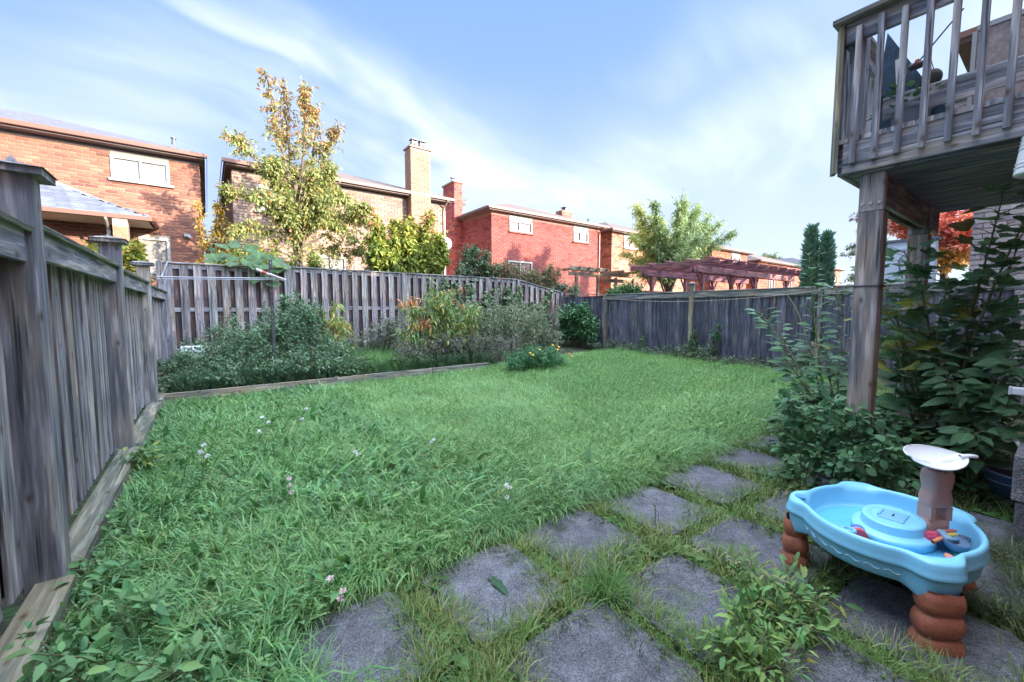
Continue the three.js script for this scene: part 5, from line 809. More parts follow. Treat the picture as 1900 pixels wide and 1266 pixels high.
{ // odds and ends of the bed
  const w = thing('plastic_board', 'white plastic panel lying against the back fence behind the weed heap', 'board', [-0.06, 0.62, -9.35], 0.05);
  const g = new RoundedBoxGeometry(0.72, 0.42, 0.03, 3, 0.012); const m = part(w, 'sheet', g, plastic(0.74, 0.76, 0.78, 0.5)); m.rotation.set(-0.25, 0, -0.03);
  part(w, 'rim', merge([ubox(0.66, 0.012, 0.012, [0, 0.185, 0.02]), ubox(0.012, 0.38, 0.012, [-0.33, 0, 0.02]), ubox(0.012, 0.38, 0.012, [0.33, 0, 0.02])]), plastic(0.66, 0.68, 0.7, 0.5)).rotation.set(-0.25, 0, -0.03);
  const b = thing('white_bag', 'crumpled white plastic bag lying on the bed beside the bright green patch', 'bag', [2.62, 0.34, -9.15]), R = rng(74);
  const bg = new THREE.IcosahedronGeometry(0.13, 5), p = bg.attributes.position; for (let i = 0; i < p.count; i++) { const v = V(p.getX(i), p.getY(i), p.getZ(i)), n = 0.75 + 0.5 * fbm(v.x * 22 + 9, v.z * 22 + v.y * 16, 5, 3); p.setXYZ(i, v.x * n * 1.6, Math.max(-0.02, v.y * n * 0.75), v.z * n); } bg.computeVertexNormals(); part(b, 'bag', bg, std({ color: C(0.74, 0.75, 0.77), roughness: 0.5 }));
  const ear = new THREE.SphereGeometry(0.04, 10, 8); ear.scale(1.6, 0.5, 1); ear.translate(-0.2, 0.01, 0.04); part(b, 'knot', ear, std({ color: C(0.74, 0.75, 0.77), roughness: 0.5 }));
  const c2 = thing('paper_scrap', 'small white scraps in the grass by the far end of the lawn', 'litter', [8.1, gy(8.1, -7) + 0.06, -6.95]); part(c2, 'scrap', ubox(0.13, 0.05, 0.02, [-0.06, 0, 0]), std({ color: C(0.75, 0.76, 0.78) })); part(c2, 'scrap', ubox(0.09, 0.06, 0.02, [0.1, 0.0, 0.05]), std({ color: C(0.75, 0.76, 0.78) }));
  const s = thing('steel_post', 'dark perforated steel post standing in the weed heap', 'post', [0.93, 0.15, -8.4]);
  const L = []; for (let k = 0; k < 24; k++) { const y = 0.12 + k * 0.088; L.push(ubox(0.012, 0.05, 0.03, [-0.014, y, 0]), ubox(0.012, 0.05, 0.03, [0.014, y, 0]), ubox(0.04, 0.034, 0.03, [0, y + 0.044, 0])); } part(s, 'channel', merge(L), std({ color: C(0.09, 0.085, 0.09), roughness: 0.6, metalness: 0.4 })); part(s, 'flange', merge([ubox(0.005, 2.2, 0.02, [-0.024, 1.1, -0.02]), ubox(0.005, 2.2, 0.02, [0.024, 1.1, -0.02])]), std({ color: C(0.12, 0.11, 0.11), roughness: 0.6, metalness: 0.4 }));
  const bar = thing('clothes_bar', 'long thin grey bar reaching from the left corner post to the steel post', 'bar'); part(bar, 'tube', limbTube([[-0.6, 1.985, -8.38], [0.2, 2.005, -8.38], [0.99, 2.03, -8.38]], 0.010, 0.010, 8), std({ color: C(0.34, 0.34, 0.37), roughness: 0.45, metalness: 0.5 })); part(bar, 'tube', limbTube([[-0.6, 1.95, -8.36], [0.2, 1.98, -8.36], [1.0, 2.005, -8.36]], 0.006, 0.006, 8), std({ color: C(0.34, 0.34, 0.37), roughness: 0.45, metalness: 0.5 }));
  const st = thing('striped_stick', 'pinkish white stick with a red band tied to the steel post', 'stick'); part(st, 'stick', limbTube([[0.70, 2.17, -8.33], [0.92, 2.08, -8.33], [1.12, 2.0, -8.33]], 0.022, 0.02, 8), plastic(0.72, 0.55, 0.53, 0.6)); part(st, 'band', limbTube([[0.79, 2.134, -8.33], [0.82, 2.122, -8.33], [0.85, 2.109, -8.33]], 0.0235, 0.0235, 8), plastic(0.6, 0.08, 0.08, 0.6)); part(st, 'stick', limbTube([[0.9, 2.1, -8.31], [1.0, 2.06, -8.31], [1.15, 2.01, -8.31]], 0.014, 0.012, 8), plastic(0.7, 0.6, 0.6, 0.6));
  const wire = thing('clothesline', 'thin pinkish line strung along the right fence under its top rail', 'line'); part(wire, 'line', limbTube([[9.9, 1.83, -8.7], [9.9, 1.7, -6.5], [9.9, 1.74, -4.4], [9.9, 1.86, -3.06]], 0.005, 0.005, 5, 20), plastic(0.5, 0.36, 0.38, 0.7));
  const dry = thing('dry_stalk', 'dark dry leaning stalk over the left part of the weed heap', 'stalk'); part(dry, 'stem', limbTube([[-0.05, 0.6, -8.7], [0.15, 1.0, -8.75], [0.35, 1.5, -8.8]], 0.007, 0.004, 5), STEM_DRY); const R2 = rng(75), ms = []; for (let k = 0; k < 60; k++) { const s2 = 0.35 + 0.65 * R2(); ms.push(orient(V(lerp(-0.05, 0.35, s2), lerp(0.6, 1.5, s2), -8.76).addScaledVector(rdir(R2), 0.02), rdir(R2), Y_, 0.05)); } scatter(dry, 'seed_heads', L_SMALL, leafMat(0.14, 0.10, 0.08), ms);
}
// ---------------------------------------------------------------- big leaved plants at the right
const VEINED = (r, g, b, o) => leafMat(r, g, b, { map: leafVein, ...o });
function leafyStems(t, o) {                                          // arching stems with single big leaves, up to 300 of them as parts
  const R = rng(o.seed), wood = []; let n = 0;
  for (const pts of o.stems) {
    const c = new THREE.CatmullRomCurve3(pts.map((p) => V(...p))), len = c.getLength(); wood.push(limbTube(pts, o.r0 || 0.012, 0.004, 6, 10));
    const m = Math.round(len * o.density);
    for (let k = 0; k < m && n < 300; k++) {
      const s = lerp(o.from ?? 0.25, 1, (k + R() * 0.8) / m), p = c.getPoint(s), tg = c.getTangent(s), a = k * 2.4 + R(), side = V(Math.cos(a), 0.15 + (o.rise ?? 0.1), Math.sin(a)).addScaledVector(tg, 0.4).normalize(), pl = (o.petiole ?? 0.09) * (0.6 + 0.8 * R());
      const b = p.clone().addScaledVector(side, pl); wood.push(limbTube([p, p.clone().addScaledVector(side, pl * 0.5).add(V(0, 0.008, 0)), b], 0.0028, 0.002, 4, 3));
      const ld = side.clone().multiplyScalar(1).add(V(0, -(o.droop ?? 0.25) * (0.5 + R()), 0)), S = (0.6 + 0.7 * R()) * lerp(1.1, 0.7, s);
      const yellow = o.yellow && o.yellow(b, R), mesh = part(t, 'leaf', pick(R, o.geos), yellow ? pick(R, o.ymats) : pick(R, o.mats), yellow && R() < 0.0 ? 'yellow leaf' : undefined);
      orient(b, ld, V((R() - 0.5) * 0.7 + (o.tilt?.[0] || 0), 1, (R() - 0.5) * 0.7 + (o.tilt?.[1] || 0)), S).decompose(mesh.position, mesh.quaternion, mesh.scale); n++;
    }
  }
  part(t, 'stems', merge(wood), STEM);
}
{
  const big = [leafGeo(0.17, 0.105, 0.22, 0.22), leafGeo(0.15, 0.085, 0.3, 0.3), leafGeo(0.185, 0.1, 0.15, 0.15)], fig = [lobedLeaf(0.20, 5, 0.5, 0.12), lobedLeaf(0.18, 3, 0.42, 0.15), lobedLeaf(0.22, 5, 0.45, 0.06)];
  const gm = [0.75, 1, 1.25].map((k) => VEINED(0.20 * k, 0.39 * k, 0.23 * k, { roughness: 0.45 })), ym = [VEINED(0.52, 0.54, 0.10), VEINED(0.62, 0.58, 0.14)];
  let t = thing('mulberry_shrub', 'loose tall shrub with flat spreading leaves left of the front deck post', 'shrub');
  leafyStems(t, { seed: 731, tilt: [-0.35, 0.15], density: 27, from: 0.15, geos: big, mats: gm, ymats: ym, droop: 0.18, petiole: 0.08, r0: 0.011, yellow: (p, R) => p.y > 0.9 && p.y < 1.4 && p.z > -1.75 && R() < 0.12,
    stems: [[[5.5, 0.03, -1.5], [5.8, 0.9, -1.75], [6.0, 1.6, -1.9], [6.1, 2.15, -2.0]], [[5.5, 0.03, -1.55], [5.9, 0.8, -2.0], [6.1, 1.2, -2.35], [6.2, 1.45, -2.6]], [[5.5, 0.03, -1.5], [5.8, 0.6, -1.9], [6.1, 0.85, -2.2], [6.3, 1.1, -2.35]], [[5.5, 0.03, -1.45], [5.6, 0.8, -1.5], [5.8, 1.4, -1.55], [5.9, 1.75, -1.65]], [[5.4, 0.03, -1.4], [5.5, 0.5, -1.5], [5.7, 0.8, -1.65], [6, 0.95, -1.9]], [[5.5, 0.03, -1.6], [5.9, 0.5, -1.9], [6.2, 0.6, -2.1], [6.4, 0.65, -2.3]], [[5.4, 0.03, -1.35], [5.4, 0.5, -1.3], [5.5, 0.85, -1.35], [5.6, 1.1, -1.4]], [[5.5, 0.03, -1.5], [5.9, 0.9, -1.85], [6.2, 1.5, -2.15], [6.3, 1.75, -2.35]], [[5.45, 0.03, -1.45], [5.7, 0.7, -1.6], [5.95, 1.1, -1.75], [6.1, 1.3, -1.85]]] });
  t = thing('fig_shrub', 'tall shrub with lobed leaves climbing up to the deck at the right edge', 'shrub');
  leafyStems(t, { seed: 732, tilt: [-0.6, 0.2], density: 19, from: 0.2, geos: [...fig, fig[0], big[0]], mats: gm, ymats: ym, droop: 0.35, petiole: 0.1, r0: 0.016, yellow: (p, R) => p.y > 0.85 && p.y < 1.55 && p.z < -0.62 && R() < 0.42,
    stems: [[[5.1, 0, -0.6], [5.0, 0.9, -0.55], [4.95, 1.7, -0.45], [4.9, 2.4, -0.36]], [[5.1, 0, -0.6], [5.05, 0.8, -0.5], [5.0, 1.5, -0.36], [4.95, 2.05, -0.26]], [[5.1, 0, -0.62], [5.05, 0.9, -0.68], [5.0, 1.6, -0.78], [5.0, 2.0, -0.92]], [[5.1, 0, -0.62], [5.0, 0.7, -0.75], [5.0, 1.2, -0.88], [4.95, 1.5, -1.02]], [[5.1, 0, -0.6], [5.0, 0.7, -0.65], [4.95, 1.3, -0.66], [4.9, 1.75, -0.62]], [[5.1, 0, -0.62], [4.95, 0.6, -0.8], [4.9, 0.95, -0.86], [4.85, 1.2, -0.9]], [[5.1, 0, -0.58], [5.0, 0.8, -0.5], [4.95, 1.35, -0.5], [4.9, 1.7, -0.45]], [[5.1, 0, -0.62], [5.1, 0.9, -0.85], [5.2, 1.5, -1.0], [5.3, 1.85, -1.15]], [[5.05, 0, -0.6], [4.95, 1.0, -0.5], [4.9, 1.8, -0.34], [4.85, 2.3, -0.2]], [[5.1, 0, -0.6], [5.1, 0.6, -0.7], [5.1, 0.95, -0.78], [5.05, 1.15, -0.82]]] });
  t = thing('broad_leaf_shrub', 'low shrub with broad drooping leaves at the right edge beside the air conditioner', 'shrub');
  leafyStems(t, { seed: 733, tilt: [-0.6, 0.2], density: 26, from: 0.25, geos: big, mats: gm.slice(0, 2), ymats: ym, droop: 0.55, petiole: 0.06, r0: 0.009,
    stems: [[[4.75, 0, -0.4], [4.65, 0.5, -0.35], [4.6, 0.9, -0.3], [4.5, 1.1, -0.22]], [[4.75, 0, -0.4], [4.7, 0.5, -0.42], [4.6, 0.8, -0.46], [4.5, 0.95, -0.5]], [[4.75, 0, -0.4], [4.65, 0.45, -0.3], [4.55, 0.7, -0.2], [4.45, 0.8, -0.12]], [[4.8, 0, -0.4], [4.75, 0.6, -0.36], [4.7, 1.0, -0.3], [4.65, 1.2, -0.2]], [[4.8, 0, -0.42], [4.8, 0.55, -0.5], [4.75, 0.9, -0.55], [4.7, 1.05, -0.6]], [[4.75, 0, -0.38], [4.6, 0.35, -0.36], [4.45, 0.55, -0.36], [4.35, 0.6, -0.38]], [[4.8, 0, -0.4], [4.7, 0.7, -0.25], [4.6, 1.05, -0.15], [4.5, 1.2, -0.05]]] });
  // dark ground cover under and around them
  const R = rng(76), g = thing('ground_cover', 'dark green bramble like ground cover around the foot of the deck posts', 'ground cover'), ms = [], cs = [], stm = [];
  for (let k = 0; k < 8200; k++) {
    const x = lerp(3.75, 6.6, R()), z = lerp(-2.35, -0.35, R());
    const edge = -2.05 + 0.35 * (5.6 - x) * 0.6, near = x < 4.6 ? lerp(-0.85, -0.55, R()) : -0.2; if (z < edge + 0.25 * R() || (x < 4.3 && z > -0.75 + 0.1 * R() && x < 4.0) || z > near) continue;
    const d = slabDist(x, z); if (d < 0.04 && R() < 0.93 && x < 4.45) continue;
    const H = lerp(0.1, 0.5, sm(3.8, 4.9, x)) * (0.55 + 0.6 * vnoise(x * 4, z * 4, 33)), y = gy(x, z) + H * Math.sqrt(R());
    ms.push(orient(V(x, y, z), V(Math.cos(k) , -0.15 + 0.3 * R(), Math.sin(k)), V((R() - 0.5) * 0.8, 1, (R() - 0.5) * 0.8), 0.045 + 0.06 * R())); cs.push(jitter(mix3(C(0.10, 0.23, 0.12), C(0.19, 0.36, 0.16), R()), R, 0.3));
    if (k % 14 === 0) stm.push(limbTube([[x, gy(x, z), z], [x + 0.02, y * 0.6, z], [x + (R() - 0.5) * 0.1, y, z + (R() - 0.5) * 0.1]], 0.004, 0.002, 4, 3));
  }
  part(g, 'stems', merge(stm), STEM); scatter(g, 'foliage', L_ROUND, VEINED(1, 1, 1), ms, cs);
}
{ // weeds pushing over the kick board of the left fence
  for (const [x, z, h, seed, lab] of [[-0.5, -2.75, 0.26, 791, 'leafy weed leaning over the left fence kick board beside the first capped post'], [-0.48, -3.35, 0.22, 792, 'bluish green nettle like weed at the left fence between the first two posts'], [-0.5, -2.3, 0.24, 793, 'pale thin weed at the left picture edge by the fence foot'], [-0.36, -1.95, 0.32, 795, 'taller broad leaved weed at the bottom left corner of the lawn'], [-0.3, -2.25, 0.28, 796, 'pale green weed in the grass just inside the bottom left corner'], [-0.15, -1.85, 0.26, 797, 'leafy weed at the bottom edge left of the first slab'], [-0.46, -4.6, 0.32, 794, 'weed with a few yellow leaves at the foot of the second fence post']]) {
    const R = rng(seed), t = thing('fence_foot_weed', lab, 'weed'), stems = []; for (let k = 0; k < 6; k++) stems.push([[[x, 0, z], [x + (R() - 0.5) * 0.12, h * 0.6, z + (R() - 0.5) * 0.12], [x + (R() - 0.55) * 0.3, h * (0.75 + 0.4 * R()), z + (R() - 0.5) * 0.3]], 0.004, 0.002]);
    grow(t, { seed, stems, twigs: 20, from: 0.3, twigLen: 0.09, perTwig: 3, leaf: 0.06, geo: L_SMALL, woodName: 'stems', leafName: 'foliage', bark: STEM, color: seed === 794 ? ramp([C(0.3, 0.38, 0.1), C(0.15, 0.3, 0.12)]) : ramp([C(0.15, 0.33, 0.14), C(0.24, 0.43, 0.17)]) });
  }
}
{ // bramble hiding the foot of the front deck post
  const R = rng(78), t = thing('bramble', 'leafy bramble in front of the foot of the front deck post', 'shrub'), stems = [];
  for (let k = 0; k < 26; k++) { const x = lerp(3.72, 4.25, R()), z = lerp(-1.3, -0.72, R()), h = (0.35 + 0.45 * R()) * sm(-0.6, -0.95, z * 1.0 - 0.1 * R()), dx = (R() - 0.5) * 0.35; stems.push([[[x + 0.1, 0, z], [x + dx * 0.4, h * 0.7, z + (R() - 0.5) * 0.15], [x + dx, h, z + (R() - 0.5) * 0.35]], 0.005, 0.002]); }
  grow(t, { seed: 781, stems, twigs: 20, from: 0.2, twigLen: 0.16, perTwig: 6, leaf: 0.055, geo: L_ROUND, woodName: 'stems', leafName: 'foliage', bark: STEM, color: ramp([C(0.12, 0.26, 0.13), C(0.20, 0.37, 0.17), C(0.14, 0.30, 0.16)]) });
}
{ // air conditioner and the things at the right edge
  const a = thing('air_conditioner', 'dark louvred air conditioner half hidden behind leaves under the deck', 'air conditioner', [6.35, 0, -0.78]), dark = plastic(0.10, 0.115, 0.14, 0.45, { metalness: 0.3 }), R = rng(77);
  const bodyG = new RoundedBoxGeometry(0.66, 0.9, 0.66, 3, 0.06); bodyG.translate(0, 0.5, 0); part(a, 'body', bodyG, plastic(0.035, 0.04, 0.05, 0.6));
  for (let k = 0; k < 26; k++) part(a, 'louvre', merge([ubox(0.012, 0.012, 0.6, [-0.342, 0.12 + k * 0.031, 0]), ubox(0.6, 0.012, 0.012, [0, 0.12 + k * 0.031, 0.342]), ubox(0.6, 0.012, 0.012, [0, 0.12 + k * 0.031, -0.342])]), plastic(0.20, 0.23, 0.27, 0.4, { metalness: 0.4 }));
  for (const z of [-0.3, 0, 0.3]) part(a, 'corner_bar', ubox(0.02, 0.86, 0.03, [-0.35, 0.5, z]), dark);
  part(a, 'top', (() => { const g = new RoundedBoxGeometry(0.7, 0.05, 0.7, 3, 0.02); g.translate(0, 0.97, 0); return g; })(), plastic(0.35, 0.37, 0.4, 0.4)); part(a, 'base', ubox(0.8, 0.08, 0.8, [0, 0.03, 0]), std({ color: C(0.4, 0.4, 0.4), map: stoneMap }));
  const s = thing('concrete_block', 'pale rough concrete block end cut by the right picture edge', 'concrete block', [4.2, 0, 0.12], 0);
  part(s, 'lower_block', boxUV(new RoundedBoxGeometry(0.4, 0.3, 0.52, 2, 0.012).translate(0, 0.14, 0)), std({ color: C(0.40, 0.40, 0.43), map: stoneMap, bumpMap: stoneBump, bumpScale: 0.008 })); part(s, 'upper_block', boxUV(new RoundedBoxGeometry(0.42, 0.29, 0.56, 2, 0.012).translate(0, 0.436, 0)), std({ color: C(0.62, 0.61, 0.6), map: stoneMap, bumpMap: stoneBump, bumpScale: 0.01 }));
  const p = thing('white_pipe', 'end of a white square plastic bar at the right edge above the leaves', 'pipe'); part(p, 'bar', boxUV(new RoundedBoxGeometry(0.05, 0.045, 0.5, 2, 0.006).translate(4.0, 0.98, 0.055)), plastic(0.78, 0.79, 0.81, 0.4)); part(p, 'end_cap', boxUV(new RoundedBoxGeometry(0.055, 0.05, 0.012, 2, 0.003).translate(4.0, 0.98, -0.2)), plastic(0.7, 0.71, 0.73, 0.4));
  const h = thing('garden_hose', 'pale hose bending down through the leaves at the right edge', 'hose'); part(h, 'hose', limbTube([[4.75, 0.62, -0.36], [4.62, 0.64, -0.27], [4.5, 0.6, -0.2], [4.35, 0.48, -0.1], [4.2, 0.4, 0.0]], 0.013, 0.013, 8, 20), plastic(0.5, 0.53, 0.5, 0.5)); part(h, 'nozzle', limbTube([[4.75, 0.62, -0.36], [4.78, 0.615, -0.385], [4.82, 0.61, -0.41]], 0.018, 0.014, 8, 4), VENT);
  const b = thing('dark_basin', 'round dark blue plastic basin in the shade at the right edge', 'basin', [4.72, 0.12, -0.12]);
  part(b, 'basin', new THREE.LatheGeometry([[0.001, 0], [0.17, 0], [0.21, 0.16], [0.225, 0.165], [0.225, 0.18], [0.2, 0.18], [0.165, 0.02], [0.001, 0.02]].map(([x, y]) => new THREE.Vector2(x, y)), 36), plastic(0.06, 0.09, 0.17, 0.45)); part(b, 'band', new THREE.TorusGeometry(0.205, 0.006, 6, 36).rotateX(Math.PI / 2).translate(0, 0.11, 0), plastic(0.09, 0.13, 0.22, 0.45));
}

// ---------------------------------------------------------------- children's water table
{
  const CX = 2.78, CZ = -0.507, AX = 0.412, AZ = 0.362, t = thing('water_table', 'sky blue plastic water play table on terracotta coloured legs', 'water table', [CX, 0, CZ]);
  const BLUE = plastic(0.24, 0.61, 0.83, 0.36, { bumpMap: gritBump, bumpScale: 0.0006 }), BLUE2 = plastic(0.25, 0.62, 0.83, 0.33), PALE = plastic(0.5, 0.78, 0.88, 0.4), TERRA = plastic(0.58, 0.19, 0.11, 0.5, { map: grit }), TAUPE = plastic(0.50, 0.29, 0.235, 0.45);
  const bumps = [2.43, -1.87, 0.62, -0.6], N = 160;
  const br = (a) => { let s = 0; for (const b of bumps) { let d = a - b; d -= Math.round(d / 6.28318) * 6.28318; s += Math.exp(-Math.pow(Math.abs(d) / 0.25, 4)); } return s; };
  const ring = (k, y, bump, dip = 0) => Array.from({ length: N }, (_, i) => { const a = i / N * 6.28318, s = br(a), r = k + bump * s; return [Math.cos(a) * AX * r, y - dip * s, Math.sin(a) * AZ * r]; });
  // outside from the lower edge up over the rim, then down to the floor of the basin and across
  const prof = [[0.80, 0.275, 0.17, 0.028], [0.885, 0.268, 0.189, 0.03], [0.915, 0.275, 0.183, 0.03], [0.93, 0.30, 0.183, 0.02], [0.945, 0.335, 0.183, 0], [0.955, 0.345, 0.183, 0], [0.975, 0.352, 0.185, 0], [0.985, 0.36, 0.189, 0], [0.975, 0.37, 0.183, 0], [0.968, 0.39, 0.178, 0], [0.965, 0.412, 0.171, 0], [0.955, 0.424, 0.159, 0], [0.93, 0.430, 0.11, 0], [0.905, 0.425, 0.09, 0], [0.89, 0.413, 0.045, 0], [0.885, 0.39, 0.0, 0], [0.86, 0.335, 0, 0], [0.83, 0.318, 0, 0], [0.76, 0.312, 0, 0], [0.3, 0.312, 0, 0], [0.01, 0.312, 0, 0]];
  const P = [], U = [], I = [];
  prof.forEach(([k, y, b, d], j) => ring(k, y, b, d).forEach((q, i) => { P.push(...q); U.push(i / N * 6, y * 3); }));
  for (let j = 0; j + 1 < prof.length; j++) for (let i = 0; i < N; i++) { const a = j * N + i, b = j * N + (i + 1) % N; I.push(a, a + N, b, b, a + N, b + N); }
  part(t, 'basin', geo(P, U, I), BLUE);
  part(t, 'underside', geo([...ring(0.82, 0.277, 0.165, 0.028).flat(), 0, 0.29, 0], Array(N * 2 + 2).fill(0), Array.from({ length: N }, (_, i) => [i, (i + 1) % N, N]).flat()), BLUE2);
  // moulded wavy lines on the skirt
  for (let k = 0; k < 7; k++) { const a0 = 2.76 + k * 0.205, pts = []; for (let s = 0; s <= 10; s++) { const a = a0 + s / 10 * 0.165, q = 0.938 + 0.15 * br(a); pts.push([Math.cos(a) * AX * q, 0.312 - 0.006 * Math.sin(s / 10 * 6.28) - 0.0 - 0.012 * br(a), Math.sin(a) * AZ * q]); } part(t, 'wave_line', limbTube(pts, 0.0028, 0.0028, 6, 18), PALE); }
  for (const [a0, dir] of [[0.98, 1], [1.2, 1]]) { const pts = []; for (let s = 0; s <= 8; s++) { const a = a0 + s / 8 * 0.14, q = 0.94; pts.push([Math.cos(a) * AX * q, 0.325 - 0.018 * s / 8 + 0.005 * Math.sin(s), Math.sin(a) * AZ * q]); } part(t, 'wave_line', limbTube(pts, 0.0026, 0.0026, 6, 14), PALE); }
  // raised round island with a slot
  const ell = (y, k) => [y, k], isl = [[0.06, 0.312], [0.205, 0.312], [0.205, 0.345], [0.2, 0.36], [0.165, 0.366], [0.158, 0.372], [0.155, 0.405], [0.15, 0.414], [0.118, 0.416], [0.113, 0.411], [0.108, 0.411], [0.001, 0.411]];
  const ig = new THREE.LatheGeometry(isl.map(([r, y]) => new THREE.Vector2(r, y)), 64); ig.scale(0.95, 1, 0.80); ig.translate(0.035, 0, 0.02); const island = part(t, 'island', ig, BLUE2);
  part(island, 'hatch', merge([boxUV(new RoundedBoxGeometry(0.13, 0.008, 0.1, 2, 0.003).translate(0.035, 0.4135, 0.02)), boxUV(new RoundedBoxGeometry(0.09, 0.01, 0.012, 2, 0.003).translate(0.035, 0.418, -0.03))]), plastic(0.22, 0.5, 0.72, 0.4)); part(island, 'slot', ubox(0.03, 0.004, 0.006, [0.035, 0.4185, 0.02]), DARK_IN);
  part(t, 'rim_peg', new THREE.LatheGeometry([[0.016, 0.31], [0.022, 0.32], [0.024, 0.4], [0.03, 0.418], [0.03, 0.43], [0.024, 0.434], [0.018, 0.43], [0.016, 0.40], [0.001, 0.40]].map(([a, b]) => new THREE.Vector2(a, b)), 24).translate(-0.335, -0.005, -0.07), BLUE2);
  part(t, 'cup_recess', new THREE.CylinderGeometry(0.028, 0.026, 0.006, 24).translate(Math.cos(-1.9) * AX * 0.99, 0.431, Math.sin(-1.9) * AZ * 0.99), plastic(0.10, 0.30, 0.52, 0.5));
  // twisted legs, three swellings each
  for (const b of bumps) {
    const lx = Math.cos(b) * AX * 1.03, lz = Math.sin(b) * AZ * 1.03, LP = [], LU = [], LI = [], M = 36, rows = 40, ang = Math.atan2(lz, lx);
    for (let j = 0; j <= rows; j++) { const s = j / rows, y = s * 0.30, tw = 0.35 * Math.sin(s * 9); for (let i = 0; i < M; i++) { const a = i / M * 6.28318, wave = Math.abs(Math.sin(s * 3 * Math.PI + 0.35 * Math.sin(a + tw) )), r = (0.047 + 0.015 * Math.pow(wave, 0.6)) * lerp(1.12, 0.96, s), sq = 1 / Math.pow(Math.pow(Math.abs(Math.cos(a)), 3.2) + Math.pow(Math.abs(Math.sin(a)), 3.2), 1 / 3.2), ca = Math.cos(a) * sq * r * 1.0, sa = Math.sin(a) * sq * r * 1.25; LP.push(lx + ca * Math.cos(ang) - sa * Math.sin(ang), y, lz + ca * Math.sin(ang) + sa * Math.cos(ang)); LU.push(i / M * 2, s * 2); } }
    for (let j = 0; j < rows; j++) for (let i = 0; i < M; i++) { const a = j * M + i, c = j * M + (i + 1) % M; LI.push(a, a + M, c, c, a + M, c + M); }
    const n = LP.length / 3; LP.push(lx, 0, lz); LU.push(0, 0); for (let i = 0; i < M; i++) LI.push(n, i, (i + 1) % M);
    part(t, 'leg', geo(LP, LU, LI), TERRA);
  }
  // tower with a window, carrying the white leaf shaped tray
  const TX = 0.165, TZ = 0.15, tower = new THREE.Group(); tower.name = 'tower'; tower.position.set(TX, 0, TZ); tower.rotation.y = -0.62; t.add(tower);
  const rowsT = [[0.31, 0.062, 0.036], [0.37, 0.058, 0.034], [0.415, 0.052, 0.034]], loft = (rows, mat, name) => { const p = [], u = [], ix = [], M = 32; rows.forEach(([y, a, b, ox = 0], j) => { for (let i = 0; i < M; i++) { const th = i / M * 6.28318, e = 5, q = 1 / Math.pow(Math.pow(Math.abs(Math.cos(th)), e) + Math.pow(Math.abs(Math.sin(th)), e), 1 / e); p.push(ox + Math.cos(th) * q * a, y, Math.sin(th) * q * b); u.push(i / M, y); } }); for (let j = 0; j + 1 < rows.length; j++) for (let i = 0; i < M; i++) { const a = j * M + i, c = j * M + (i + 1) % M; ix.push(a, a + M, c, c, a + M, c + M); } const n = p.length / 3; p.push(rows.at(-1)[3] || 0, rows.at(-1)[0], 0); u.push(0, 0); for (let i = 0; i < M; i++) ix.push((rows.length - 1) * M + i, n, (rows.length - 1) * M + (i + 1) % M); return part(tower, name, geo(p, u, ix), mat); };
  loft([[0.31, 0.060, 0.036], [0.36, 0.058, 0.036], [0.42, 0.054, 0.036]], TAUPE, 'tower_base');
  part(tower, 'window_frame', merge([ubox(0.022, 0.07, 0.072, [-0.043, 0.455, 0]), ubox(0.03, 0.07, 0.072, [0.04, 0.455, 0])]), TAUPE);
  loft([[0.488, 0.056, 0.037], [0.50, 0.06, 0.04], [0.53, 0.060, 0.042], [0.555, 0.052, 0.04], [0.57, 0.047, 0.039], [0.59, 0.052, 0.041], [0.625, 0.058, 0.043], [0.655, 0.056, 0.042], [0.672, 0.048, 0.038]], TAUPE, 'tower_top');
  part(tower, 'neck', new THREE.CylinderGeometry(0.034, 0.04, 0.03, 24).translate(0, 0.682, 0), plastic(0.28, 0.12, 0.09, 0.5));
  // leaf tray
  const lp = [], lu = [], li = [], NA = 60, NR = 12;
  for (let j = 0; j <= NR; j++) for (let i = 0; i < NA; i++) { const a = i / NA * 6.28318, r = j / NR, tip = 1 + 0.10 * Math.pow(Math.max(0, Math.cos(a)), 8), wob = 1 + 0.02 * Math.cos(a * 3), x = Math.cos(a) * 0.135 * r * tip * wob, z = Math.sin(a) * 0.092 * r * wob * (1 - 0.12 * Math.cos(a)), vein = 0.010 * Math.exp(-z * z / 0.00012) * sm(0.05, 0.3, r), y = 0.034 * Math.pow(r, 2.6) + vein + 0.0007 * Math.cos((x - Math.abs(z) * 0.8) * 150) * sm(0.25, 0.6, r) * (1 - sm(0.85, 1, r)); lp.push(x, y, z); lu.push(x * 4, z * 4); }
  for (let j = 0; j < NR; j++) for (let i = 0; i < NA; i++) { const a = j * NA + i, c = j * NA + (i + 1) % NA; li.push(a, c, a + NA, c, c + NA, a + NA); }
  const top = geo(lp, lu, li), bot = top.clone(); bot.translate(0, -0.004, 0); const lip = []; for (let i = 0; i <= NA; i++) { const k = (NR * NA + (i % NA)) * 3; lip.push([lp[k], lp[k + 1] - 0.002, lp[k + 2]]); }
  const tray = part(t, 'leaf_tray', merge([top, bot, limbTube(lip, 0.0036, 0.0036, 8, 120)]), plastic(0.80, 0.82, 0.84, 0.3));
  tray.position.set(TX - 0.025, 0.712, TZ - 0.015); tray.rotation.set(0.0, -0.62, 0); tray.rotateX(0.36);
  part(tray, 'handle', limbTube([[0.125, 0.03, 0], [0.165, 0.04, 0.004], [0.2, 0.036, 0.006]], 0.013, 0.009, 10, 8), plastic(0.80, 0.82, 0.84, 0.3));
  part(tray, 'drain_collar', new THREE.CylinderGeometry(0.03, 0.024, 0.016, 20).translate(0, -0.01, 0), plastic(0.45, 0.18, 0.14, 0.5));
  // a little water left in the basin
  const wg = new THREE.CircleGeometry(1, 64); wg.rotateX(-Math.PI / 2); wg.scale(AX * 0.82, 1, AZ * 0.82); wg.translate(0, 0.3185, 0);
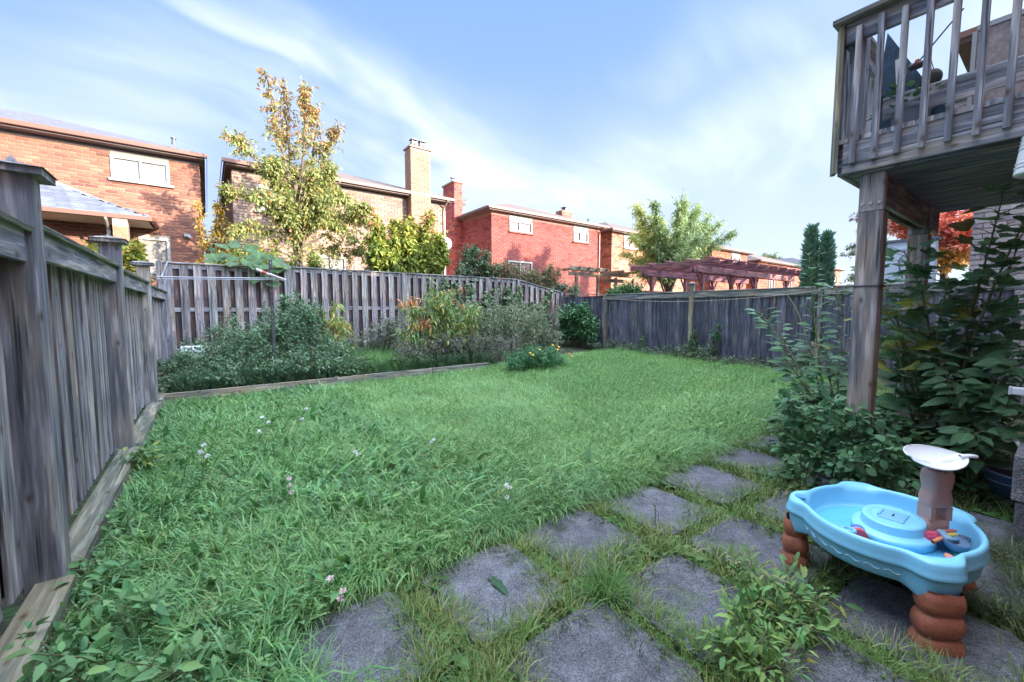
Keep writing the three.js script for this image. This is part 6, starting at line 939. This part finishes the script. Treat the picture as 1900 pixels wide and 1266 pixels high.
  part(t, 'water', wg, new THREE.MeshPhysicalMaterial({ color: C(0.75, 0.92, 0.98), roughness: 0.03, transmission: 1, thickness: 0, ior: 1.33, side: THREE.DoubleSide }));
  // toys in the basin
  const at = (x, y, z) => [CX + x, y, CZ + z];
  let q = thing('toy_rake', 'pink toy rake lying beside the tower in the water table', 'toy rake', at(0.03, 0.375, 0.165), 0.9); q.rotation.z = 0.25;
  part(q, 'handle', boxUV(new RoundedBoxGeometry(0.11, 0.014, 0.02, 2, 0.005).translate(0.06, 0, 0)), plastic(0.68, 0.16, 0.10, 0.4)); for (let k = 0; k < 7; k++) part(q, 'tine', ubox(0.032, 0.02, 0.005, [-0.008, 0.004, -0.033 + k * 0.011]), plastic(0.72, 0.10, 0.19, 0.4)); part(q, 'head', ubox(0.014, 0.02, 0.08, [0.012, 0.002, 0]), plastic(0.72, 0.10, 0.19, 0.4));
  q = thing('toy_scoop', 'grey blue toy scoop with an upright handle among the toys', 'toy scoop', at(0.02, 0.355, 0.245), 0.5); part(q, 'bowl', (() => { const g = new THREE.LatheGeometry([[0.001, 0], [0.04, 0.002], [0.055, 0.03], [0.058, 0.05], [0.054, 0.05], [0.048, 0.02], [0.001, 0.008]].map(([a, b]) => new THREE.Vector2(a, b)), 24); g.scale(1.2, 0.8, 0.8); return g; })(), plastic(0.13, 0.22, 0.33, 0.4)); part(q, 'handle', boxUV(new RoundedBoxGeometry(0.09, 0.02, 0.03, 2, 0.008).translate(0.02, 0.045, -0.03)), plastic(0.22, 0.34, 0.42, 0.4));
  q = thing('toy_boat', 'dark navy toy boat hull with a yellow block at the right end of the basin', 'toy boat', at(0.085, 0.335, 0.225), -0.5); part(q, 'hull', (() => { const g = new THREE.LatheGeometry([[0.001, 0], [0.03, 0], [0.045, 0.03], [0.046, 0.036], [0.04, 0.036], [0.03, 0.012], [0.001, 0.012]].map(([a, b]) => new THREE.Vector2(a, b)), 24); g.scale(2.1, 1, 0.9); return g; })(), plastic(0.05, 0.07, 0.14, 0.4)); part(q, 'block', boxUV(new RoundedBoxGeometry(0.055, 0.02, 0.022, 2, 0.005).translate(0.0, 0.05, 0.0)), plastic(0.72, 0.52, 0.05, 0.4)); part(q, 'pink_spoon', boxUV(new RoundedBoxGeometry(0.11, 0.012, 0.02, 2, 0.005).translate(0.03, 0.045, -0.045)), plastic(0.6, 0.2, 0.22, 0.4));
  q = thing('toy_shovel', 'orange and blue toy shovel in the middle of the toy pile', 'toy shovel', at(0.0, 0.38, 0.2), -0.35); part(q, 'shaft', limbTube([[-0.06, 0.0, 0], [0, 0.008, 0], [0.06, 0.004, 0]], 0.009, 0.008, 8), plastic(0.7, 0.24, 0.12, 0.4)); part(q, 'blade', boxUV(new RoundedBoxGeometry(0.06, 0.008, 0.05, 2, 0.003).translate(0.085, 0, 0)), plastic(0.12, 0.26, 0.45, 0.4));
  q = thing('toy_cup', 'red white and blue toy cup in the left part of the basin', 'toy cup', at(-0.165, 0.345, -0.07), 0.4); { const L = (a, b, y0, y1) => new THREE.CylinderGeometry(a, b, y1 - y0, 28).rotateZ(Math.PI / 2).translate((y0 + y1) / 2, 0, 0); part(q, 'cup', L(0.034, 0.032, -0.035, -0.008), plastic(0.62, 0.07, 0.09, 0.4)); part(q, 'cup_band', L(0.0325, 0.0325, -0.0075, 0.012), plastic(0.35, 0.3, 0.42, 0.4)); part(q, 'cup_base', L(0.033, 0.034, 0.0125, 0.03), plastic(0.05, 0.13, 0.5, 0.4)); }
  q = thing('toy_ring', 'bright green toy ring tucked under the rim at the front of the basin', 'toy ring', at(0.0, 0.345, 0.285)); part(q, 'ring', new THREE.TorusGeometry(0.032, 0.011, 10, 28).rotateX(1.3), plastic(0.03, 0.33, 0.17, 0.4)); part(q, 'tab', boxUV(new RoundedBoxGeometry(0.02, 0.015, 0.02, 2, 0.004).translate(0.035, 0, 0)), plastic(0.03, 0.3, 0.15, 0.4));
  q = thing('toy_fish', 'small orange toy fish by the front rim of the basin', 'toy', at(-0.1, 0.35, 0.245), 0.6); part(q, 'body', new THREE.SphereGeometry(0.022, 16, 10).scale(1.6, 0.6, 0.8), plastic(0.65, 0.26, 0.16, 0.4)); part(q, 'tail', new THREE.ConeGeometry(0.018, 0.025, 12).rotateZ(-Math.PI / 2).scale(1, 0.4, 1).translate(-0.042, 0, 0), plastic(0.6, 0.22, 0.13, 0.4));
}

// ---------------------------------------------------------------- lawn: tufts, long grass, broad leaved weeds
// a bundle of bent blades: each [length, width], leaning `lean` towards +x on the whole
function tuft(R, n, len, wid, spread, bend, lean, seg = 3) {
  const P = [], U = [], I = [];
  for (let k = 0; k < n; k++) {
    const a = R() * 6.283, r0 = spread * Math.sqrt(R()), L = len * (0.55 + 0.65 * R()), w = wid * (0.7 + 0.6 * R()), out = bend * (0.35 + 0.9 * R());
    const hd = V(Math.cos(a), 0, Math.sin(a)).multiplyScalar(0.7).add(V(lean, 0, 0)).normalize(), side = V(-hd.z, 0, hd.x).applyAxisAngle(hd, (R() - 0.5) * 1.2);
    let p = V(Math.cos(a) * r0, -0.01, Math.sin(a) * r0), ang = 0.12 + 0.25 * R(); const n0 = P.length / 3;
    for (let s = 0; s <= seg; s++) { const hw = w * 0.5 * (s === seg ? 0.06 : 1 - 0.35 * s / seg); P.push(p.x - side.x * hw, p.y - side.y * hw, p.z - side.z * hw, p.x + side.x * hw, p.y + side.y * hw, p.z + side.z * hw); U.push(0, s / seg, 1, s / seg); ang += out / seg * (0.6 + s * 0.5); p = p.clone().addScaledVector(hd, Math.sin(ang) * L / seg).add(V(0, Math.cos(ang) * L / seg, 0)); if (p.y < 0.012) p.y = 0.012 + 0.01 * R(); }
    for (let s = 0; s < seg; s++) { const b = n0 + s * 2; I.push(b, b + 1, b + 3, b, b + 3, b + 2); }
  }
  return geo(P, U, I);
}
function rosette(R, n, len, wid, rise, teeth = false) {
  const L = [];
  for (let k = 0; k < n; k++) { const prof = teeth ? [[0, 0.12], [0.18, 0.3], [0.26, 0.62], [0.34, 0.4], [0.44, 0.85], [0.52, 0.55], [0.64, 1], [0.74, 0.7], [0.88, 0.62], [1, 0.05]] : [[0, 0.15], [0.3, 0.55], [0.6, 1], [0.85, 0.7], [1, 0.06]]; const g = leafGeo(len * (0.65 + 0.6 * R()), wid * (0.75 + 0.5 * R()), 0.22, 0.25 + 0.3 * R(), prof); L.push(placed(g, orient(V(0, 0.005, 0), V(Math.cos(k / n * 6.283 + R() * 0.5), rise * (0.4 + R()), Math.sin(k / n * 6.283 + R() * 0.5)), V(0, 1, 0), 1))); }
  return merge(L);
}
function sprig(R, h, leaf, n) {                                       // upright weed with small leaves
  const L = [limbTube([[0, 0, 0], [0.01, h * 0.5, 0], [0.03, h, 0.01]], 0.0022, 0.001, 3, 3)];
  for (let k = 0; k < n; k++) { const s = 0.15 + 0.85 * k / n, a = k * 2.4 + R(); L.push(placed(leafGeo(leaf * (1.15 - 0.6 * s) * (0.8 + 0.4 * R()), leaf * 0.36, 0.2, 0.35), orient(V(0.03 * s, h * s, 0.01 * s), V(Math.cos(a), 0.45 - 0.5 * R(), Math.sin(a)), V(0, 1, 0), 1))); }
  return merge(L);
}
{
  const R = rng(91), G1 = [0, 1, 2, 3].map((k) => tuft(R, 24, 0.17 + 0.02 * k, 0.0030, 0.07, 1.3 + 0.15 * k, 0.45 + 0.2 * k, 4)), G2 = [0, 1].map(() => tuft(R, 14, 0.12, 0.004, 0.04, 0.9, 0.2)), G3 = [0, 1, 2, 3].map((k) => tuft(R, 10 + k, 0.24 + 0.04 * (k % 3), 0.0055 + 0.0014 * k, 0.08, 1.1 + 0.2 * k, 0.3 + 0.2 * k, 4)), G4 = [0, 1].map(() => tuft(R, 12, 0.075, 0.0035, 0.045, 1.1, 0.2, 2));
  const W1 = [rosette(R, 7, 0.17, 0.030, 0.8), rosette(R, 6, 0.19, 0.042, 1.0, true), rosette(R, 8, 0.14, 0.026, 1.2), rosette(R, 5, 0.2, 0.03, 1.5)], W2 = [sprig(R, 0.17, 0.034, 22), sprig(R, 0.22, 0.03, 28), sprig(R, 0.14, 0.042, 14)], W3 = [rosette(R, 5, 0.085, 0.05, 0.5), rosette(R, 6, 0.07, 0.045, 0.9)];
  const bladeM = leafMat(1, 1, 1, { roughness: 0.42, specularIntensity: 0.8, transmission: 0.35 }), weedM = leafMat(1, 1, 1, { roughness: 0.48, specularIntensity: 0.7, transmission: 0.35 });
  const cam = camera.clone(); cam.aspect = 1.5015; cam.fov = 92; cam.updateProjectionMatrix(); cam.updateMatrixWorld(true);
  const seen = (x, y, z) => { const v = V(x, y, z).project(cam); return v.z < 1 && Math.abs(v.x) < 1.0 && Math.abs(v.y) < 1.0; };
  // where the coarse weedy grass gives way to the fine silky lawn
  const fineness = (x, z) => clamp01(sm(-0.6, 0.7, (x - 1.6) * 0.55 + (-z - 3.2) * 0.12 + 1.4 * (vnoise(x * 0.9, z * 0.9, 44) - 0.5)));
  const sets = {}; const put = (name, geoms, mat, m, c, R2) => { const i = Math.floor(R2() * geoms.length), key = name + i; (sets[key] ||= { name, geo: geoms[i], mat, ms: [], cs: [] }); sets[key].ms.push(m); sets[key].cs.push(c); };
  const lawnY = (x, z) => groundY(x, z) + 0.004;
  const wind = (x, z) => 2.5 + 1.9 * (fbm(x * 0.8, z * 0.8, 55, 3) - 0.5) * 2;
  const inBed = (x, z) => z < -7.9 && x < 5.4;
  const tone = (x, z, fine, r) => { const n = clamp01(0.5 + 0.5 * (fbm(x * 1.3, z * 1.3, 66, 3) - 0.5) + 0.8 * (r() - 0.5)), k = 0.98; const base = mix3(mix3(C(0.14, 0.32, 0.13), C(0.26, 0.45, 0.15), n), mix3(C(0.20, 0.40, 0.17), C(0.34, 0.50, 0.17), n), fine); base.multiplyScalar(k * 1.12); const dry = r() < 0.08 ? 0.65 : 0; return jitter(mix3(base, C(0.36, 0.33, 0.14), dry), r, 0.22); };
  const target = 105000; let tries = 0;
  for (let k = 0; k < target; k++) {
    // denser towards the viewer
    const x = -0.53 + 10.4 * Math.pow(R(), 1.25), z = 0.9 - 8.9 * Math.pow(R(), 1.15); tries++;
    if (inBed(x, z) || !seen(x, 0.1, z)) continue;
    if (x > 5.0 && z > -1.7 + 0.2 * (x - 5)) { if (R() < 0.85) continue; }
    const d = slabDist(x, z), y = lawnY(x, z), f = fineness(x, z), patio = z > -2.12 && x > 0.3;
    const edge = 0.015 - 0.13 * vnoise(x * 4, z * 4, 12); if (d < edge) continue;
    const rot = wind(x, z) + (R() - 0.5) * 2.2, m = (s, tilt = 0) => M4([x, y, z], [tilt * (R() - 0.5), -rot, tilt * (R() - 0.5)], s), c = tone(x, z, f, R);
    if (patio) {                                                     // joints between the slabs
      if (x > 2.35 && z > -0.75 && R() < 0.7) continue;             // under the table little grows
      if (R() < 0.62) put('joint_grass', R() < 0.5 ? G4 : G2, bladeM, m(0.7 + 0.7 * R(), 0.3), jitter(mix3(C(0.16, 0.28, 0.07), C(0.36, 0.34, 0.14), R() < 0.25 ? 0.8 : 0.2 * R()), R, 0.25), R); else if (R() < 0.3) put('joint_weeds', W3, weedM, m(0.5 + 0.6 * R(), 0.2), jitter(C(0.13, 0.26, 0.08), R, 0.3), R);
      continue;
    }
    if (R() < f) { put('fine_grass', G1, bladeM, m(0.65 + 0.75 * R(), 0.5), c, R); if (R() < 0.03) put('lawn_weeds', W3, weedM, m(0.7 + 0.6 * R(), 0.4), jitter(C(0.25, 0.43, 0.14), R, 0.25), R); }
    else { const q = R(); const leafy = 0.05 + 0.12 * sm(-3.6, -5.2, z) * sm(0.35, 0.6, vnoise(x * 1.6, z * 1.6, 14)); const wp = sm(0.35, 0.65, vnoise(x * 2.1, z * 2.1, 15)), qa = lerp(0.42, 0.25, wp), qb = qa + lerp(0.44, 0.33, wp); if (q < qa) put('coarse_grass', G3, bladeM, m(0.55 + 0.6 * R()), c, R); else if (q < qb) put('fine_grass', G1, bladeM, m(0.9 + 0.5 * R()), c, R); else if (q < 1 - leafy) put('lawn_weeds', W1, weedM, m(0.5 + 0.8 * R(), 0.7), jitter(mix3(C(0.11, 0.27, 0.12), C(0.24, 0.42, 0.14), R()), R, 0.35), R); else put('lawn_weeds', W2, weedM, m(0.6 + 0.7 * R(), 0.5), jitter(mix3(C(0.12, 0.29, 0.13), C(0.24, 0.42, 0.17), R()), R, 0.25), R); }
  }
  // lusher bright weeds along the slabs' far edge, and small leaved weeds on the bed and its foot
  for (let k = 0; k < 2200; k++) { const x = 2.6 + 3.6 * R(), z = -2.2 - 0.75 * R() - 0.1 * (x - 2.6) + (R() - 0.5) * 0.3; if (!seen(x, 0.1, z) || slabDist(x, z) < 0) continue; if (R() < 0.4) put('lawn_weeds', W1, weedM, M4([x, lawnY(x, z), z], [0, R() * 6, 0], 0.55 + 0.6 * R()), jitter(C(0.26, 0.46, 0.14), R, 0.3), R); else put('fine_grass', G2, bladeM, M4([x, lawnY(x, z), z], [0, R() * 6, 0], 1 + 0.7 * R()), jitter(C(0.27, 0.46, 0.16), R, 0.25), R); }
  for (let k = 0; k < 9000; k++) { const x = -0.5 + 6.5 * R(), z = -7.95 - 2.6 * R(); if (!inBed(x, z)) continue; const green = Math.exp(-Math.pow((x - 3.0) / 0.8, 2) - Math.pow((z + 8.75) / 0.7, 2)); put('bed_weeds', R() < 0.5 ? W3 : W2, weedM, M4([x, lawnY(x, z), z], [0, R() * 6, 0], 0.6 + 0.8 * R()), jitter(mix3(C(0.09, 0.18, 0.075), C(0.19, 0.42, 0.10), green), R, 0.25), R); if (R() < 0.5) put('bed_weeds', G2, bladeM, M4([x, lawnY(x, z), z], [0, R() * 6, 0], 1 + R() * 0.8), jitter(mix3(C(0.1, 0.2, 0.08), C(0.22, 0.42, 0.12), green), R, 0.25), R); }
  for (let k = 0; k < 2600; k++) { const x = -0.5 + 6 * R(), z = -7.85 + 0.5 * R() * R(); if (x > 1.6 && R() < 0.55) continue; put('lawn_weeds', W2, weedM, M4([x, lawnY(x, z), z], [0.3 * R(), R() * 6, 0.3 * R()], 0.6 + 0.6 * R()), jitter(C(0.10, 0.22, 0.09), R, 0.25), R); }
  // neighbours' grass far side is never seen; bare edge by the concrete block has dry straw
  const straw = [0, 1].map(() => tuft(R, 12, 0.16, 0.003, 0.06, 1.9, 0.5, 3));
  for (let k = 0; k < 2600; k++) { const x = 2.9 + 1.4 * R(), z = -0.75 + 1.1 * R(); if (slabDist(x, z) < -0.03) continue; put('dry_grass', straw, bladeM, M4([x, lawnY(x, z), z], [0.3 * R(), R() * 6, 0.3 * R()], 0.6 + 0.6 * R()), jitter(mix3(C(0.16, 0.17, 0.09), C(0.09, 0.14, 0.07), R()), R, 0.3), R); }
  for (const s of Object.values(sets)) scatter(scene, s.name, s.geo, s.mat, s.ms, s.cs);
}
// plants one can point at in the foreground
{
  const R = rng(92), M = (r, g, b) => VEINED(r, g, b, { roughness: 0.5 });
  const dandelion = (lab, x, z, n, len, col, rise = 0.45) => { const t = thing('dandelion', lab, 'weed', [x, groundY(x, z) + 0.01, z]); const g = [0, 1].map(() => leafGeo(len, len * 0.24, 0.25, 0.35, [[0, 0.15], [0.18, 0.3], [0.26, 0.62], [0.34, 0.4], [0.44, 0.85], [0.52, 0.55], [0.64, 1], [0.74, 0.72], [0.88, 0.62], [1, 0.05]])), ms = [0.85, 1.15].map((k) => M(col[0] * k, col[1] * k, col[2] * k)); for (let k = 0; k < n; k++) { const a = k / n * 6.283 + R() * 0.5, m = part(t, 'leaf', pick(R, g), pick(R, ms)); orient(V(0, 0, 0), V(Math.cos(a), rise * (0.4 + R()), Math.sin(a)), Y_, 0.7 + 0.5 * R()).decompose(m.position, m.quaternion, m.scale); } return t; };
  dandelion('dandelion with long toothed leaves spread over the slab below the lawn edge', 1.16, -1.86, 11, 0.23, [0.07, 0.17, 0.10], 0.35);
  dandelion('dark toothed rosette between the slabs at the bottom centre', 1.42, -1.33, 9, 0.15, [0.06, 0.16, 0.08], 0.4);
  dandelion('broad leaved rosette in the grass left of the second slab', 0.86, -1.98, 9, 0.16, [0.10, 0.22, 0.09], 0.9);
  dandelion('bluish green rosette beside the front leg of the water table', 2.32, -0.72, 8, 0.13, [0.09, 0.18, 0.11], 0.6);
  const clump = (lab, x, z, h, rad, n, seed, cols) => { const t = thing('weed_clump', lab, 'weed'), Q = rng(seed), stems = [], y = groundY(x, z); for (let k = 0; k < n; k++) { const a = Q() * 6.283, d = rad * Math.sqrt(Q()), H = h * (0.5 + 0.6 * Q()); stems.push([[[x + Math.cos(a) * d * 0.3, y, z + Math.sin(a) * d * 0.3], [x + Math.cos(a) * d * 0.7, y + H * 0.6, z + Math.sin(a) * d * 0.7], [x + Math.cos(a) * d * 1.25, y + H, z + Math.sin(a) * d * 1.25]], 0.0032, 0.0015]); } return grow(t, { seed, stems, twigs: 34, from: 0.15, twigLen: 0.05, perTwig: 2, leaf: 0.055, geo: L_NARROW2, up: 0.4, hang: 0.1, woodName: 'stems', leafName: 'foliage', bark: STEM, color: ramp(cols, 0.25) }); };
  const L_NARROW2 = leafGeo(1, 0.34, 0.2, 0.4, [[0, 0.15], [0.2, 0.5], [0.45, 1], [0.6, 0.7], [0.75, 0.85], [1, 0.05]]);
  clump('yellow green weed clump growing between the slabs left of the water table', 2.06, -0.72, 0.22, 0.18, 34, 921, [[0.20, 0.36, 0.11], [0.13, 0.29, 0.10], [0.34, 0.40, 0.13], [0.18, 0.34, 0.11]].map((q) => C(...q)));
  clump('leafy weed clump at the bottom edge right of centre', 1.74, -0.7, 0.17, 0.16, 22, 922, [[0.18, 0.35, 0.12], [0.27, 0.42, 0.12]].map((q) => C(...q)));
  const tuftThing = (lab, x, z, n, h, col) => { const t = thing('grass_tuft', lab, 'grass tuft', [x, groundY(x, z), z]); for (let k = 0; k < 3; k++) { const m = part(t, 'blades', tuft(R, n, h, 0.0045, 0.06, 0.9, 0.15, 4), leafMat(col[0] * (0.85 + 0.15 * k), col[1] * (0.85 + 0.15 * k), col[2], { roughness: 0.45 })); m.rotation.y = k * 2; } };
  tuftThing('bright upright grass tuft among the slabs near the ground cover', 4.5, -1.62, 60, 0.2, [0.13, 0.30, 0.09]);
  tuftThing('thick grass tuft between the slabs just right of the bottom centre', 1.56, -1.32, 80, 0.2, [0.15, 0.31, 0.09]);
  tuftThing('yellow green grass tuft left of the blue table leg', 2.36, -1.08, 50, 0.14, [0.22, 0.3, 0.1]);
  tuftThing('dark grass tuft on the lawn edge above the dandelion', 0.98, -2.05, 60, 0.18, [0.10, 0.26, 0.08]);
  // white seed heads and clover on thin stalks
  const head = (t, x, y, z, r, pink) => { const L = []; for (let k = 0; k < 60; k++) { const d = rdir(R); if (d.y < -0.55) continue; L.push(placed(leafGeo(r * (0.8 + 0.5 * R()), r * 0.34, 0.2, 0.25, [[0, 0.3], [0.7, 1], [1, 0.3]]), orient(V(x, y, z), d, rdir(R), 1))); } part(t, 'flower_head', merge(L), std({ color: C(0.85, pink ? 0.68 : 0.84, pink ? 0.68 : 0.82), roughness: 0.9 })); };
  const stalk = (lab, x, z, h, heads, r = 0.014, pink = false, lean = [0.03, 0.02]) => { const y = groundY(x, z), t = thing('white_flower', lab, 'flower', [x, y, z]); heads.forEach(([dx, dh], i) => { const top = [lean[0] + dx, h + dh, lean[1]]; part(t, 'stem', limbTube([[0, 0, 0], [top[0] * 0.3 + 0.01, top[1] * 0.5, top[2] * 0.4], top], 0.0022, 0.0016, 5, 6), STEM); head(t, top[0], top[1], top[2], r, pink); }); };
  stalk('white fluffy seed heads in the left lawn, the pair nearest the left fence', 0.36, -4.7, 0.42, [[0, 0], [0.05, -0.06], [-0.03, -0.14]], 0.02);
  stalk('white seed heads on the tall stalk leaning right in the left lawn', 0.58, -4.55, 0.45, [[0.06, 0.02], [0.02, -0.08]], 0.018, false, [0.12, 0]);
  stalk('small white clover pair standing at the lawn edge above the slabs', 1.62, -2.32, 0.2, [[0, 0.05], [0.025, 0.02], [0.0, -0.04]], 0.017);
  stalk('pale pink clover heads low at the left beside the bottom slab', 0.36, -1.92, 0.2, [[0, 0.08], [0.05, 0], [0.04, -0.03]], 0.016, true);
  stalk('pink white clover stack in the near left grass', 0.37, -3.15, 0.3, [[0, 0.02], [0.005, -0.03], [0.012, -0.08]], 0.017, true);
  stalk('single white flower in the middle of the left lawn beside a dark stalk', 0.92, -3.55, 0.28, [[0, 0], [0.02, -0.03]], 0.016);
  stalk('white clover head right of centre in the lawn', 1.6, -3.5, 0.24, [[0, 0], [0.02, 0.02]], 0.017);
  stalk('pale flower tuft beside the left fence kick board', -0.1, -4.0, 0.42, [[0, 0], [0.02, -0.09], [-0.02, -0.05]], 0.02);
  let t = thing('dark_stalk', 'thin dark dry stalk standing in the middle of the left lawn', 'stalk', [1.02, groundY(1, -3.7), -3.7]); part(t, 'stem', limbTube([[0, 0, 0], [0.03, 0.2, 0], [0.07, 0.42, 0.01]], 0.003, 0.002, 5), STEM_DRY); part(t, 'buds', merge([[0.04, 0.26], [0.055, 0.33], [0.07, 0.42]].map(([a, b]) => placed(new THREE.SphereGeometry(0.009, 8, 6), M4([a, b, 0])))), STEM_DRY);
  t = thing('thin_stalk', 'tall thin yellowish stalk rising from the weed clump beside the slabs', 'stalk', [2.14, groundY(2.1, -0.85), -0.85]); part(t, 'stem', limbTube([[0, 0, 0], [0.0, 0.25, -0.04], [0.02, 0.42, -0.12]], 0.0028, 0.0018, 5, 10), std({ color: C(0.42, 0.40, 0.16) })); part(t, 'side_stem', limbTube([[0, 0.08, -0.01], [-0.12, 0.14, -0.02], [-0.26, 0.12, -0.1]], 0.0026, 0.0016, 5, 10), std({ color: C(0.42, 0.40, 0.16) }));
  t = thing('dark_weed', 'two thin dark upright weed stems on the slab in the middle row', 'weed', [2.36, groundY(2.4, -1.6), -1.58]); for (const [dx, h] of [[0, 0.17], [0.035, 0.11], [-0.03, 0.09]]) part(t, 'stem', limbTube([[dx, 0, 0], [dx + 0.003, h * 0.5, 0], [dx - 0.006, h, 0.004]], 0.003, 0.0018, 5), STEM); const ms = []; for (let k = 0; k < 26; k++) ms.push(orient(V((R() - 0.5) * 0.04, 0.05 + 0.12 * R(), (R() - 0.5) * 0.02), rdir(R), Y_, 0.02)); scatter(t, 'leaves', L_SMALL, leafMat(0.1, 0.17, 0.07), ms);
  // fallen leaves on the slabs
  for (const [x, z, c, lab] of [[2.2, -0.62, [0.45, 0.36, 0.2], 'pale brown fallen leaf in the weed clump by the table'], [1.9, -0.55, [0.55, 0.45, 0.07], 'yellow fallen leaf at the bottom edge below the weed clump'], [2.34, -0.55, [0.5, 0.42, 0.12], 'yellow fallen leaf in the grass left of the front table leg']]) { const q = thing('fallen_leaf', lab, 'leaf', [x, groundY(x, z) + 0.07, z], R() * 6); const m = part(q, 'blade', leafGeo(0.07, 0.035, 0.2, 0.2), M(...c)); m.rotation.x = 1.3; part(q, 'stalk', limbTube([[0, 0, 0], [0, 0.002, -0.01], [0, 0.004, -0.025]], 0.0012, 0.001, 4, 3), STEM_DRY); }
}

// look-alikes carry one group
{
  const groups = { brick_house: 'brick houses around the garden', wooden_fence: 'wooden fences round the garden', white_flower: 'white flower heads in the lawn', cedar_tree: 'twin cedars beyond the right fence', dandelion: 'leaf rosettes between grass and slabs', grass_tuft: 'grass tufts among the slabs', weed_clump: 'weed clumps between the slabs', fallen_leaf: 'fallen leaves by the slabs', fence_foot_weed: 'weeds at the foot of the left fence', small_climber: 'small climbers on the right fence', yellow_shrub: 'yellow green shrubs over the left fence', dry_weeds: 'dry weeds of the raised bed', creeper: 'creepers heaped on the back fence' };
  for (const o of scene.children) { const g = groups[o.name.replace(/_\d{3}$/, '')]; if (g && o.userData.label && !o.userData.group) o.userData.group = g; }
}
renderer.render(scene, camera);
